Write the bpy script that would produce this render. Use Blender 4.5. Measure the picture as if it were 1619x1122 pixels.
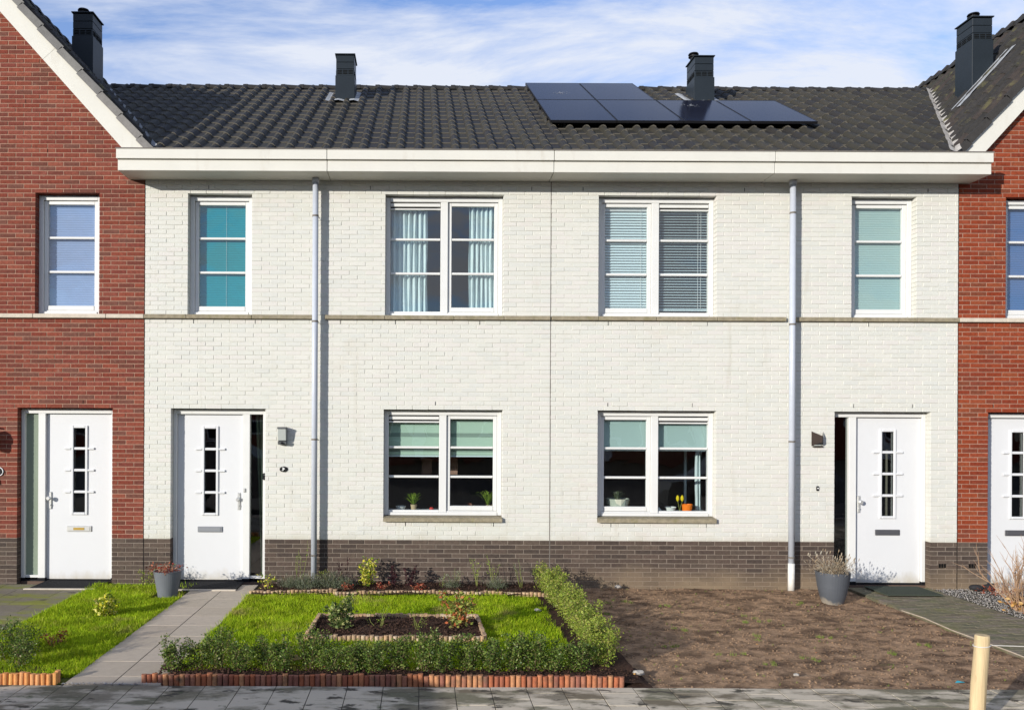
import bpy, bmesh, math, random
import numpy as np
from mathutils import Vector, Matrix
random.seed(7); rng = np.random.default_rng(11)
scn = bpy.context.scene
for o in list(bpy.data.objects): bpy.data.objects.remove(o)
COL = scn.collection

# ------------------------------------------------------------------ camera, light, exposure
cd = bpy.data.cameras.new('camera'); cam = bpy.data.objects.new('camera', cd); COL.objects.link(cam)
cam.location = (0, -11.36, 2.24)
cam.rotation_euler = (math.radians(90), math.radians(-0.27), 0)
cd.sensor_width = 36; cd.lens = 29.31
cd.shift_x = 0.0893; cd.shift_y = 0.0640
cd.clip_start = .1; cd.clip_end = 2000
scn.camera = cam
SUN = Vector((1.0, 1.0, -0.34)).normalized()
sd = bpy.data.lights.new('sun', 'SUN'); sd.energy = 5.0; sd.angle = math.radians(.5); sd.color = (1, .95, .86)
so = bpy.data.objects.new('sun', sd); COL.objects.link(so)
so.rotation_euler = SUN.to_track_quat('-Z', 'Y').to_euler(); so.location = (-20, -20, 20)
w = bpy.data.worlds.new('World'); scn.world = w; w.use_nodes = True
nt = w.node_tree; nt.nodes.clear()
def N(nt, t, **k):
    n = nt.nodes.new(t)
    for a, v in k.items(): setattr(n, a, v)
    return n
out = N(nt, 'ShaderNodeOutputWorld'); bg = N(nt, 'ShaderNodeBackground'); bg.inputs['Strength'].default_value = .10
sky = N(nt, 'ShaderNodeTexSky', sky_type='NISHITA', sun_disc=False)
sky.sun_elevation = math.asin(-SUN.z); sky.sun_rotation = math.radians(225)
sky.air_density = 1.0; sky.dust_density = .2; sky.ozone_density = 2.5
tc = N(nt, 'ShaderNodeTexCoord'); sep = N(nt, 'ShaderNodeSeparateXYZ'); nt.links.new(tc.outputs['Generated'], sep.inputs[0])
az = N(nt, 'ShaderNodeMath', operation='ADD'); az.inputs[1].default_value = .22; nt.links.new(sep.outputs['Z'], az.inputs[0])
mx = N(nt, 'ShaderNodeMath', operation='MAXIMUM'); mx.inputs[1].default_value = .05; nt.links.new(az.outputs[0], mx.inputs[0])
dx = N(nt, 'ShaderNodeMath', operation='DIVIDE'); nt.links.new(sep.outputs['X'], dx.inputs[0]); nt.links.new(mx.outputs[0], dx.inputs[1])
dy = N(nt, 'ShaderNodeMath', operation='DIVIDE'); nt.links.new(sep.outputs['Y'], dy.inputs[0]); nt.links.new(mx.outputs[0], dy.inputs[1])
cb = N(nt, 'ShaderNodeCombineXYZ'); nt.links.new(dx.outputs[0], cb.inputs[0]); nt.links.new(dy.outputs[0], cb.inputs[1])
mp = N(nt, 'ShaderNodeMapping'); mp.inputs['Rotation'].default_value = (0, 0, math.radians(-14)); mp.inputs['Scale'].default_value = (.8, 1.9, 1); mp.inputs['Location'].default_value = (3.1, .4, 0)
nt.links.new(cb.outputs[0], mp.inputs[0])
ns = N(nt, 'ShaderNodeTexNoise'); ns.inputs['Scale'].default_value = 1.5; ns.inputs['Detail'].default_value = 8; ns.inputs['Roughness'].default_value = .63; ns.inputs['Distortion'].default_value = .55
nt.links.new(mp.outputs[0], ns.inputs['Vector'])
rp = N(nt, 'ShaderNodeValToRGB'); rp.color_ramp.elements[0].position = .37; rp.color_ramp.elements[0].color = (.0, .0, .0, 1)
rp.color_ramp.elements[1].position = .57; rp.color_ramp.elements[1].color = (.95, .95, .95, 1)
nt.links.new(ns.outputs['Fac'], rp.inputs[0])
mxr = N(nt, 'ShaderNodeMixRGB'); mxr.inputs['Color2'].default_value = (7.4, 7.8, 8.7, 1)
hz = N(nt, 'ShaderNodeMapRange'); hz.inputs['From Min'].default_value = 0; hz.inputs['From Max'].default_value = .75; hz.inputs['To Min'].default_value = .24; hz.inputs['To Max'].default_value = .0
nt.links.new(sep.outputs['Z'], hz.inputs[0])
cf = N(nt, 'ShaderNodeMapRange'); cf.inputs['From Min'].default_value = .48; cf.inputs['From Max'].default_value = .9; cf.inputs['To Min'].default_value = 1; cf.inputs['To Max'].default_value = .3; nt.links.new(sep.outputs['Z'], cf.inputs[0])
cm_ = N(nt, 'ShaderNodeMath', operation='MULTIPLY'); nt.links.new(rp.outputs[0], cm_.inputs[0]); nt.links.new(cf.outputs[0], cm_.inputs[1])
scr = N(nt, 'ShaderNodeMixRGB', blend_type='SCREEN'); scr.inputs['Fac'].default_value = 1; nt.links.new(cm_.outputs[0], scr.inputs['Color1']); nt.links.new(hz.outputs[0], scr.inputs['Color2'])
nt.links.new(scr.outputs[0], mxr.inputs['Fac'])
bst = N(nt, 'ShaderNodeMixRGB', blend_type='MULTIPLY'); bst.inputs['Fac'].default_value = 1; bst.inputs['Color2'].default_value = (1.5, 1.75, 2.3, 1)
nt.links.new(sky.outputs[0], bst.inputs['Color1'])
nt.links.new(bst.outputs[0], mxr.inputs['Color1']); nt.links.new(mxr.outputs[0], bg.inputs['Color']); nt.links.new(bg.outputs[0], out.inputs[0])
vs = scn.view_settings; vs.view_transform = 'Standard'; vs.look = 'None'; vs.exposure = 0.14; vs.gamma = 1; vs.use_curve_mapping = False

# ------------------------------------------------------------------ materials
def mat(name, col, rough=.6, cols=None, noise=0, nscale=8, bump=0, bscale=60, spec=.12, metal=0, stain=None, streak=None, stretch=None, trans=0, cconst=True):
    m = bpy.data.materials.new(name); m.use_nodes = True; t = m.node_tree; b = t.nodes['Principled BSDF']
    b.inputs['Roughness'].default_value = rough; b.inputs['Metallic'].default_value = metal
    b.inputs['Specular IOR Level'].default_value = spec
    geo = N(t, 'ShaderNodeNewGeometry')
    vec = geo.outputs['Position']
    if stretch:
        q = N(t, 'ShaderNodeMapping'); q.inputs['Scale'].default_value = stretch; t.links.new(vec, q.inputs[0]); vec2 = q.outputs[0]
    else: vec2 = vec
    if cols:
        a = N(t, 'ShaderNodeAttribute', attribute_name='rnd'); r = N(t, 'ShaderNodeValToRGB')
        r.color_ramp.interpolation = 'CONSTANT' if cconst else 'LINEAR'
        e = r.color_ramp.elements
        while len(e) < len(cols): e.new(.5)
        for i, c in enumerate(cols):
            e[i].position = i/len(cols) if cconst else i/max(1, len(cols)-1); e[i].color = (*c, 1)
        t.links.new(a.outputs['Fac'], r.inputs[0]); cur = r.outputs[0]
    else:
        c = N(t, 'ShaderNodeRGB'); c.outputs[0].default_value = (*col, 1); cur = c.outputs[0]
    if noise:
        n = N(t, 'ShaderNodeTexNoise'); n.inputs['Scale'].default_value = nscale; n.inputs['Detail'].default_value = 6; n.inputs['Roughness'].default_value = .65
        t.links.new(vec2, n.inputs['Vector'])
        mr = N(t, 'ShaderNodeMapRange'); mr.inputs['From Min'].default_value = .3; mr.inputs['From Max'].default_value = .7
        mr.inputs['To Min'].default_value = 1-noise; mr.inputs['To Max'].default_value = 1+noise
        t.links.new(n.outputs['Fac'], mr.inputs[0])
        mm = N(t, 'ShaderNodeVectorMath', operation='SCALE'); t.links.new(cur, mm.inputs[0]); t.links.new(mr.outputs[0], mm.inputs['Scale']); cur = mm.outputs[0]
    for st in (stain or []):
        # (colour, scale, lo, hi, zmin, zmax, stretch) noise-shaped stain, optionally strongest towards zmin
        c, sc, lo, hi, z0, z1, strc = st
        n = N(t, 'ShaderNodeTexNoise'); n.inputs['Scale'].default_value = sc; n.inputs['Detail'].default_value = 7; n.inputs['Roughness'].default_value = .6
        q = N(t, 'ShaderNodeMapping'); q.inputs['Scale'].default_value = strc or (1, 1, 1); q.inputs['Location'].default_value = (sc*.37, 1.7, .3); t.links.new(vec, q.inputs[0]); t.links.new(q.outputs[0], n.inputs['Vector'])
        mr = N(t, 'ShaderNodeMapRange'); mr.inputs['From Min'].default_value = lo; mr.inputs['From Max'].default_value = hi
        if z1 is not None:
            sp = N(t, 'ShaderNodeSeparateXYZ'); t.links.new(vec, sp.inputs[0])
            zr = N(t, 'ShaderNodeMapRange'); zr.inputs['From Min'].default_value = z0; zr.inputs['From Max'].default_value = z1
            zr.inputs['To Min'].default_value = .45; zr.inputs['To Max'].default_value = -.5
            t.links.new(sp.outputs['Z'], zr.inputs[0])
            ad = N(t, 'ShaderNodeMath', operation='ADD'); t.links.new(n.outputs['Fac'], ad.inputs[0]); t.links.new(zr.outputs[0], ad.inputs[1]); t.links.new(ad.outputs[0], mr.inputs[0])
        else: t.links.new(n.outputs['Fac'], mr.inputs[0])
        x = N(t, 'ShaderNodeMixRGB'); x.inputs['Color2'].default_value = (*c, 1)
        t.links.new(mr.outputs[0], x.inputs['Fac']); t.links.new(cur, x.inputs['Color1']); cur = x.outputs[0]
    t.links.new(cur, b.inputs['Base Color'])
    if bump:
        n = N(t, 'ShaderNodeTexNoise'); n.inputs['Scale'].default_value = bscale; n.inputs['Detail'].default_value = 5
        t.links.new(vec2, n.inputs['Vector'])
        bp = N(t, 'ShaderNodeBump'); bp.inputs['Strength'].default_value = bump; bp.inputs['Distance'].default_value = .01
        t.links.new(n.outputs['Fac'], bp.inputs['Height']); t.links.new(bp.outputs[0], b.inputs['Normal'])
    if trans:
        tr = N(t, 'ShaderNodeBsdfTranslucent'); t.links.new(cur, tr.inputs['Color'])
        ms = N(t, 'ShaderNodeMixShader'); ms.inputs[0].default_value = trans
        o_ = t.nodes['Material Output']; t.links.new(b.outputs[0], ms.inputs[1]); t.links.new(tr.outputs[0], ms.inputs[2]); t.links.new(ms.outputs[0], o_.inputs[0])
    return m
def glass(name, tint, ior=.1, rough=0, wav=.15):
    m = bpy.data.materials.new(name); m.use_nodes = True; t = m.node_tree; t.nodes.clear()
    o_ = N(t, 'ShaderNodeOutputMaterial'); tr = N(t, 'ShaderNodeBsdfTransparent'); gl = N(t, 'ShaderNodeBsdfGlossy'); fr = N(t, 'ShaderNodeMapRange'); lw = N(t, 'ShaderNodeLayerWeight'); pw_ = N(t, 'ShaderNodeMath', operation='POWER'); ms = N(t, 'ShaderNodeMixShader')
    tr.inputs[0].default_value = (*tint, 1); gl.inputs['Roughness'].default_value = rough; lw.inputs['Blend'].default_value = .5; pw_.inputs[1].default_value = 3; fr.inputs['To Min'].default_value = ior; fr.inputs['To Max'].default_value = .7; t.links.new(lw.outputs['Facing'], pw_.inputs[0]); t.links.new(pw_.outputs[0], fr.inputs[0])
    geo = N(t, 'ShaderNodeNewGeometry'); n = N(t, 'ShaderNodeTexNoise'); n.inputs['Scale'].default_value = 2.2; n.inputs['Detail'].default_value = 1
    bp = N(t, 'ShaderNodeBump'); bp.inputs['Strength'].default_value = wav; bp.inputs['Distance'].default_value = .02
    t.links.new(geo.outputs['Position'], n.inputs['Vector']); t.links.new(n.outputs['Fac'], bp.inputs['Height']); t.links.new(bp.outputs[0], gl.inputs['Normal'])
    t.links.new(fr.outputs[0], ms.inputs[0]); t.links.new(tr.outputs[0], ms.inputs[1]); t.links.new(gl.outputs[0], ms.inputs[2]); t.links.new(ms.outputs[0], o_.inputs[0])
    return m
REDS = [tuple(v*k for v, k in zip(c, (.60, .53, .51))) for c in [(.29,.085,.055),(.34,.10,.065),(.26,.078,.057),(.31,.10,.07),(.23,.078,.058),(.36,.12,.08),(.27,.08,.06),(.21,.085,.063),(.30,.09,.06),(.33,.105,.075),(.23,.105,.08),(.28,.075,.05)]]
REDS2 = [tuple(v*k for v, k in zip(c, (.58, .48, .42))) for c in [(.37,.085,.04),(.42,.105,.05),(.33,.075,.04),(.40,.12,.06),(.31,.08,.047),(.42,.12,.06),(.36,.085,.045),(.30,.09,.058),(.39,.095,.045),(.41,.11,.06),(.29,.10,.06),(.34,.075,.035)]]
PLN = [tuple(v*.66 for v in c) for c in [(.122,.090,.073),(.106,.078,.065),(.135,.098,.08),(.096,.073,.062),(.126,.096,.078),(.15,.112,.09)]]
WH = [(.565,.56,.515),(.58,.57,.525),(.555,.555,.51),(.575,.565,.525),(.575,.555,.52),(.55,.55,.515)]
sandy = ((.235,.175,.115), 2.0, .42, .98, -.1, .52, (.6, 1, 1))
M = dict(
 red=mat('red_brick', 0, .85, REDS, .28, 26, .5, 90, stain=[((.09,.055,.05), 38, .64, .70, 0, None, (1,1,2.2)), ((.26,.18,.14), 9, .66, .82, 0, None, None)]),
 red2=mat('orange_red_brick', 0, .85, REDS2, .28, 26, .5, 90, stain=[((.13,.06,.045), 38, .65, .72, 0, None, (1,1,2.2))]),
 redm=mat('red_wall_mortar', (.33,.20,.145), .95, noise=.2, nscale=30, bump=.4),
 white=mat('white_painted_brick', 0, .6, WH, .03, 5, .45, 55, stain=[((.43,.40,.32), 2.2, .60, .95, 0, None, (3,1,.35)), ((.48,.455,.39), 3, .70, 1.15, .62, 1.0, None), ((.50,.455,.37), 1.3, .60, .90, 0, None, (1,1,1.6)), ((.57,.49,.43), 14, .70, .80, 0, None, (1,1,3))]),
 whitem=mat('white_painted_mortar', (.56,.555,.495), .8, noise=.05, bump=.3),
 pln=mat('dark_plinth_brick', 0, .85, PLN, .22, 24, .5, 90),
 plnr=mat('dark_plinth_brick_splashed', 0, .85, PLN, .22, 24, .5, 90, stain=[sandy]),
 plnm=mat('plinth_mortar', (.20,.165,.135), .95, noise=.15, nscale=30),
 plnmr=mat('plinth_mortar_splashed', (.20,.165,.135), .95, noise=.15, nscale=30, stain=[sandy]),
 upvc=mat('white_painted_timber', (.63,.63,.615), .35, noise=.03, nscale=3, spec=.4, stain=[((.50,.47,.40), 5, .62, .95, 0, None, (1,1,.4))]),
 fascia=mat('cream_fascia', (.60,.585,.53), .45, noise=.03, nscale=2, stain=[((.50,.465,.40), 6, .60, .9, 0, None, (1,1,.25))]),
 trim=mat('grey_gutter_trim', (.16,.145,.13), .5, noise=.1),
 door=mat('white_door', (.61,.615,.625), .3, noise=.015, nscale=2, spec=.4, stain=[((.48,.45,.39), 3, .50, .95, .0, .35, (2,1,.8))]),
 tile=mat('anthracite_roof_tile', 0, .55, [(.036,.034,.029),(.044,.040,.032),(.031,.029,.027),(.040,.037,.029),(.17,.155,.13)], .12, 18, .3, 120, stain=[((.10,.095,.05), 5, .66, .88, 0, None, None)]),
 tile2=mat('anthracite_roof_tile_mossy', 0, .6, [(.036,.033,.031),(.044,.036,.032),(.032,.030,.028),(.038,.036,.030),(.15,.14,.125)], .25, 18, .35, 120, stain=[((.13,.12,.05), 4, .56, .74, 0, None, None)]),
 vergem=mat('grey_verge_tile', 0, .5, [(.17,.165,.155),(.15,.145,.14),(.19,.18,.17)], .15, 12, .2),
 vergeb=mat('black_verge_tile', 0, .6, [(.045,.042,.04),(.05,.048,.045)], .15, 12, .2),
 felt=mat('roof_underlay', (.02,.02,.02), .9),
 lead=mat('lead_flashing', (.33,.34,.35), .5, noise=.25, nscale=14, bump=.3, bscale=30),
 leadb=mat('valley_flashing', (.42,.39,.35), .7, noise=.35, nscale=14, bump=.5, bscale=30),
 chim=mat('slate_blue_chimney_metal', (.020,.026,.033), .38, noise=.06, nscale=4),
 black=mat('black_metal', (.012,.012,.014), .4),
 dark=mat('dark_slot', (.006,.006,.006), .9),
 solar=mat('solar_glass', (.008,.009,.020), .14, noise=.1, nscale=40, spec=.05),
 pipe=mat('grey_plastic_pipe', (.43,.46,.52), .35, spec=.4, noise=.05),
 pipeb=mat('pale_plastic_pipe', (.62,.60,.56), .5, noise=.12, nscale=9),
 stone=mat('concrete_band', (.26,.225,.16), .9, noise=.25, nscale=16, bump=.4, bscale=90, stain=[((.20,.18,.09), 10, .55, .75, 0, None, None)]),
 stonel=mat('pale_concrete_band', (.52,.46,.38), .9, noise=.12, nscale=16, bump=.3, bscale=90),
 glass=glass('window_glass', (.85,.91,.92), .12),
 glassd=glass('sidelight_glass', (.55,.60,.58), .13),
 panel_teal=mat('teal_blind', (.004,.26,.31), .7, noise=.04, trans=.1),
 blind_lav=mat('lavender_blind', (.28,.34,.52), .7, noise=.04),
 blind_pale=mat('pale_green_blind', (.37,.48,.45), .7),
 blind_blue=mat('blue_blind', (.09,.16,.34), .7),
 slat=mat('venetian_slat', (.66,.76,.78), .5),
 curtain=mat('pale_curtain', (.70,.80,.80), .9, noise=.05, trans=.2),
 shade=mat('sage_shade', (.42,.55,.44), .9), shade2=mat('sage_shade_sheer', (.24,.31,.26), .9),
 frost=mat('frosted_side_glass', (.20,.24,.19), .25, noise=.12, nscale=1.5, stretch=(1,1,.3)),
 greencurt=mat('grey_green_curtain', (.16,.19,.15), .95),
 room=mat('room_plaster', (.45,.40,.35), .9), floorm=mat('room_floor', (.12,.08,.06), .7),
 picture=mat('brown_artwork', (.34,.20,.15), .8, noise=.15),
 steel=mat('satin_steel', (.62,.62,.60), .35, metal=.6), slot=mat('grey_mail_slot', (.25,.26,.28), .45, metal=.3),
 slotd=mat('dark_mail_slot', (.10,.10,.11), .45, metal=.3), brass=mat('brass_insert', (.42,.28,.07), .4, metal=.6),
 mat_=mat('rubber_mat', (.022,.022,.023), .95, noise=.4, nscale=120, bump=.6, bscale=250),
 matg=mat('green_grey_mat', (.055,.065,.05), .95, noise=.3, nscale=120, bump=.6, bscale=250),
 potg=mat('grey_pot', (.13,.14,.155), .55, noise=.06, nscale=4),
 potb=mat('dark_grey_pot', (.075,.082,.095), .5, noise=.08, nscale=4, spec=.3, stain=[((.38,.32,.24), 6, .42, .85, -.1, .14, None)]),
 soil=mat('dark_soil', (.05,.028,.02), .95, noise=.55, nscale=30, bump=1, bscale=60),
 lawnb=mat('lawn_base', (.085,.10,.02), .95, noise=.5, nscale=12, bump=1, bscale=50, stain=[((.19,.14,.05), 2.2, .60, .75, 0, None, None)]),
 dirt=mat('dry_dirt', (.30,.195,.12), .95, noise=.5, nscale=9, bump=1, bscale=110, stain=[((.13,.082,.052), 3.0, .49, .60, 0, None, (1,1.8,1)), ((.40,.29,.19), 7, .60, .76, 0, None, (1,2,1)), ((.12,.13,.05), 2.3, .66, .80, 0, None, None)]),
 log=mat('log_roll_tan', 0, .85, [(.40,.26,.15),(.36,.25,.16),(.44,.31,.19),(.33,.22,.14),(.47,.36,.25),(.30,.20,.13)], .2, 25, .3, 90),
 logr=mat('log_roll_red', 0, .85, [(.33,.11,.055),(.27,.095,.055),(.38,.15,.075),(.21,.085,.055),(.42,.20,.10),(.30,.13,.08),(.24,.10,.07)], .22, 25, .3, 90, stain=[((.12,.09,.06), 9, .55, .75, 0, None, None)]),
 logo=mat('log_roll_orange', 0, .85, [(.62,.30,.10),(.56,.25,.09),(.66,.35,.13),(.58,.28,.12)], .15, 25, .3, 90),
 slab=mat('pavement_slab', 0, .8, [(.18,.16,.11),(.205,.18,.125),(.16,.15,.10),(.22,.19,.14),(.185,.17,.115),(.175,.145,.10)], .12, 20, .4, 140, stain=[((.54,.47,.365), 2.1, .44, .56, 0, None, (1.0,2.4,1)), ((.085,.075,.058), 3.4, .57, .62, 0, None, (1,2,1)), ((.10,.115,.06), 6, .64, .74, 0, None, None)]),
 path=mat('path_slab', 0, .8, [(.44,.375,.295),(.47,.40,.32),(.42,.355,.28),(.455,.39,.31)], .07, 14, .3, 200, stain=[((.20,.18,.13), 2.5, .62, .8, 0, None, None)]),
 pathm=mat('mossy_path_slab', 0, .85, [(.20,.175,.135),(.22,.195,.15),(.19,.17,.125)], .12, 14, .4, 120, stain=[((.21,.22,.05), 2.2, .44, .62, 0, None, (1,2,1)), ((.10,.09,.065), 4, .6, .7, 0, None, None)]),
 paver=mat('mossy_brick_paver', 0, .85, [(.15,.135,.09),(.17,.15,.105),(.14,.12,.085),(.125,.12,.08),(.18,.15,.12)], .15, 20, .5, 120, stain=[((.15,.145,.07), 2.5, .5, .7, 0, None, None)]),
 joint=mat('sand_joint', (.075,.07,.055), .95, noise=.3, nscale=30),
 gravel=mat('gravel_pebbles', 0, .8, [(.34,.32,.31),(.26,.25,.25),(.40,.37,.34),(.21,.20,.20),(.46,.43,.40),(.31,.27,.24)], .1, 60),
 asphalt=mat('asphalt', (.05,.05,.052), .9, noise=.25, nscale=60, bump=.4, bscale=200),
 ground=mat('ground_soil', (.09,.075,.05), .95, noise=.3, nscale=4),
 wood=mat('peeled_wood', (.52,.40,.235), .7, noise=.2, nscale=26, stretch=(1,1,.07), bump=.5, bscale=60, stain=[((.40,.26,.12), 7, .60, .72, 0, None, (1,1,.5)), ((.24,.15,.07), 30, .63, .69, 0, None, (1,1,.06)), ((.30,.22,.13), 5, .40, .95, -.1, .35, None)]),
 wire=mat('pale_wire', (.55,.52,.48), .6), rope=mat('pale_edging', (.40,.33,.26), .85, noise=.2, nscale=20),
 rock=mat('limestone', (.38,.35,.31), .9, noise=.25, nscale=20, bump=.6, bscale=40),
 rockd=mat('dark_rock', (.03,.03,.032), .8, noise=.3, nscale=20),
 grass=mat('grass_blades', 0, .55, [(.17,.28,.008),(.27,.40,.012),(.34,.46,.016),(.21,.33,.01),(.42,.49,.03),(.31,.43,.014),(.44,.44,.08)], .35, 3.2, cconst=True, trans=.35, stain=[((.42,.36,.12), 1.9, .58, .72, 0, None, None)]),
 weed=mat('weed_leaves', 0, .6, [(.13,.18,.035),(.18,.23,.05),(.22,.26,.07)], 0, trans=.2),
 box=mat('box_leaves', 0, .42, [(.065,.12,.02),(.11,.18,.03),(.16,.235,.04),(.045,.085,.018),(.21,.26,.06),(.17,.155,.06)], 0, trans=.25, spec=.25),
 hedge=mat('hedge_leaves', 0, .42, [(.20,.27,.035),(.27,.34,.05),(.14,.20,.03),(.33,.38,.06),(.22,.29,.04),(.35,.32,.09)], 0, trans=.3, spec=.25),
 euo=mat('variegated_leaves', 0, .4, [(.50,.50,.03),(.14,.22,.02),(.62,.56,.06),(.10,.16,.02),(.36,.42,.03),(.68,.62,.18)], 0, trans=.25),
 euog=mat('green_edged_leaves', 0, .4, [(.06,.10,.03),(.10,.15,.04),(.30,.34,.12),(.05,.085,.025),(.36,.36,.14),(.08,.12,.035)], 0, trans=.25),
 pier=mat('reddish_green_leaves', 0, .4, [(.30,.33,.07),(.42,.12,.05),(.12,.17,.04),(.36,.36,.10),(.48,.20,.07),(.22,.26,.06)], 0, trans=.25),
 purp=mat('purple_leaves', 0, .5, [(.035,.015,.018),(.05,.02,.025),(.07,.03,.03)], 0, trans=.1),
 redl=mat('red_leaves', 0, .6, [(.32,.06,.035),(.24,.05,.03),(.42,.13,.07),(.15,.05,.03),(.38,.22,.14)], 0, trans=.25),
 lav=mat('lavender_leaves', 0, .7, [(.17,.19,.13),(.13,.155,.09),(.22,.23,.17),(.10,.12,.06)], 0, trans=.2),
 dry=mat('dried_stems', 0, .8, [(.34,.26,.17),(.27,.20,.13),(.42,.35,.26),(.22,.17,.11),(.36,.33,.27)], 0, trans=.15),
 lite=mat('fresh_leaves', 0, .45, [(.25,.36,.04),(.32,.42,.06),(.18,.28,.03)], 0, trans=.35),
 stem=mat('brown_stem', (.13,.09,.055), .8), stemp=mat('pale_stem', (.34,.22,.14), .7, noise=.15), steml=mat('green_stem', (.20,.22,.06), .7),
 straw=mat('dry_leaf_litter', 0, .8, [(.50,.28,.09),(.42,.22,.08),(.55,.38,.17),(.30,.14,.07)], 0, trans=.2),
 orange=mat('orange_pot', (.85,.20,.02), .4), yellow=mat('yellow_petals', (.85,.65,.02), .5, trans=.2), wpot=mat('white_pot', (.7,.7,.66), .4), cpot=mat('ribbed_pot', (.42,.44,.36), .6), terra=mat('beige_pot', (.48,.36,.22), .7), redo=mat('red_ornament', (.55,.06,.05), .5),
 lampg=mat('grey_lamp_metal', (.10,.105,.11), .5), lampw=mat('frosted_lamp_glass', (.38,.40,.38), .35), rust=mat('rust_brown_lamp_metal', (.035,.024,.020), .6, noise=.15),
 wtext=mat('white_enamel', (.8,.8,.78), .4), cyan=mat('cyan_scrap', (.04,.34,.42), .6),
 carp=mat('grey_car_paint', (.12,.13,.14), .3, metal=.4), tyre=mat('tyre_rubber', (.02,.02,.02), .85),
 leaves=mat('tree_leaves', 0, .6, [(.05,.07,.02),(.07,.09,.03)], 0),
)

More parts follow.
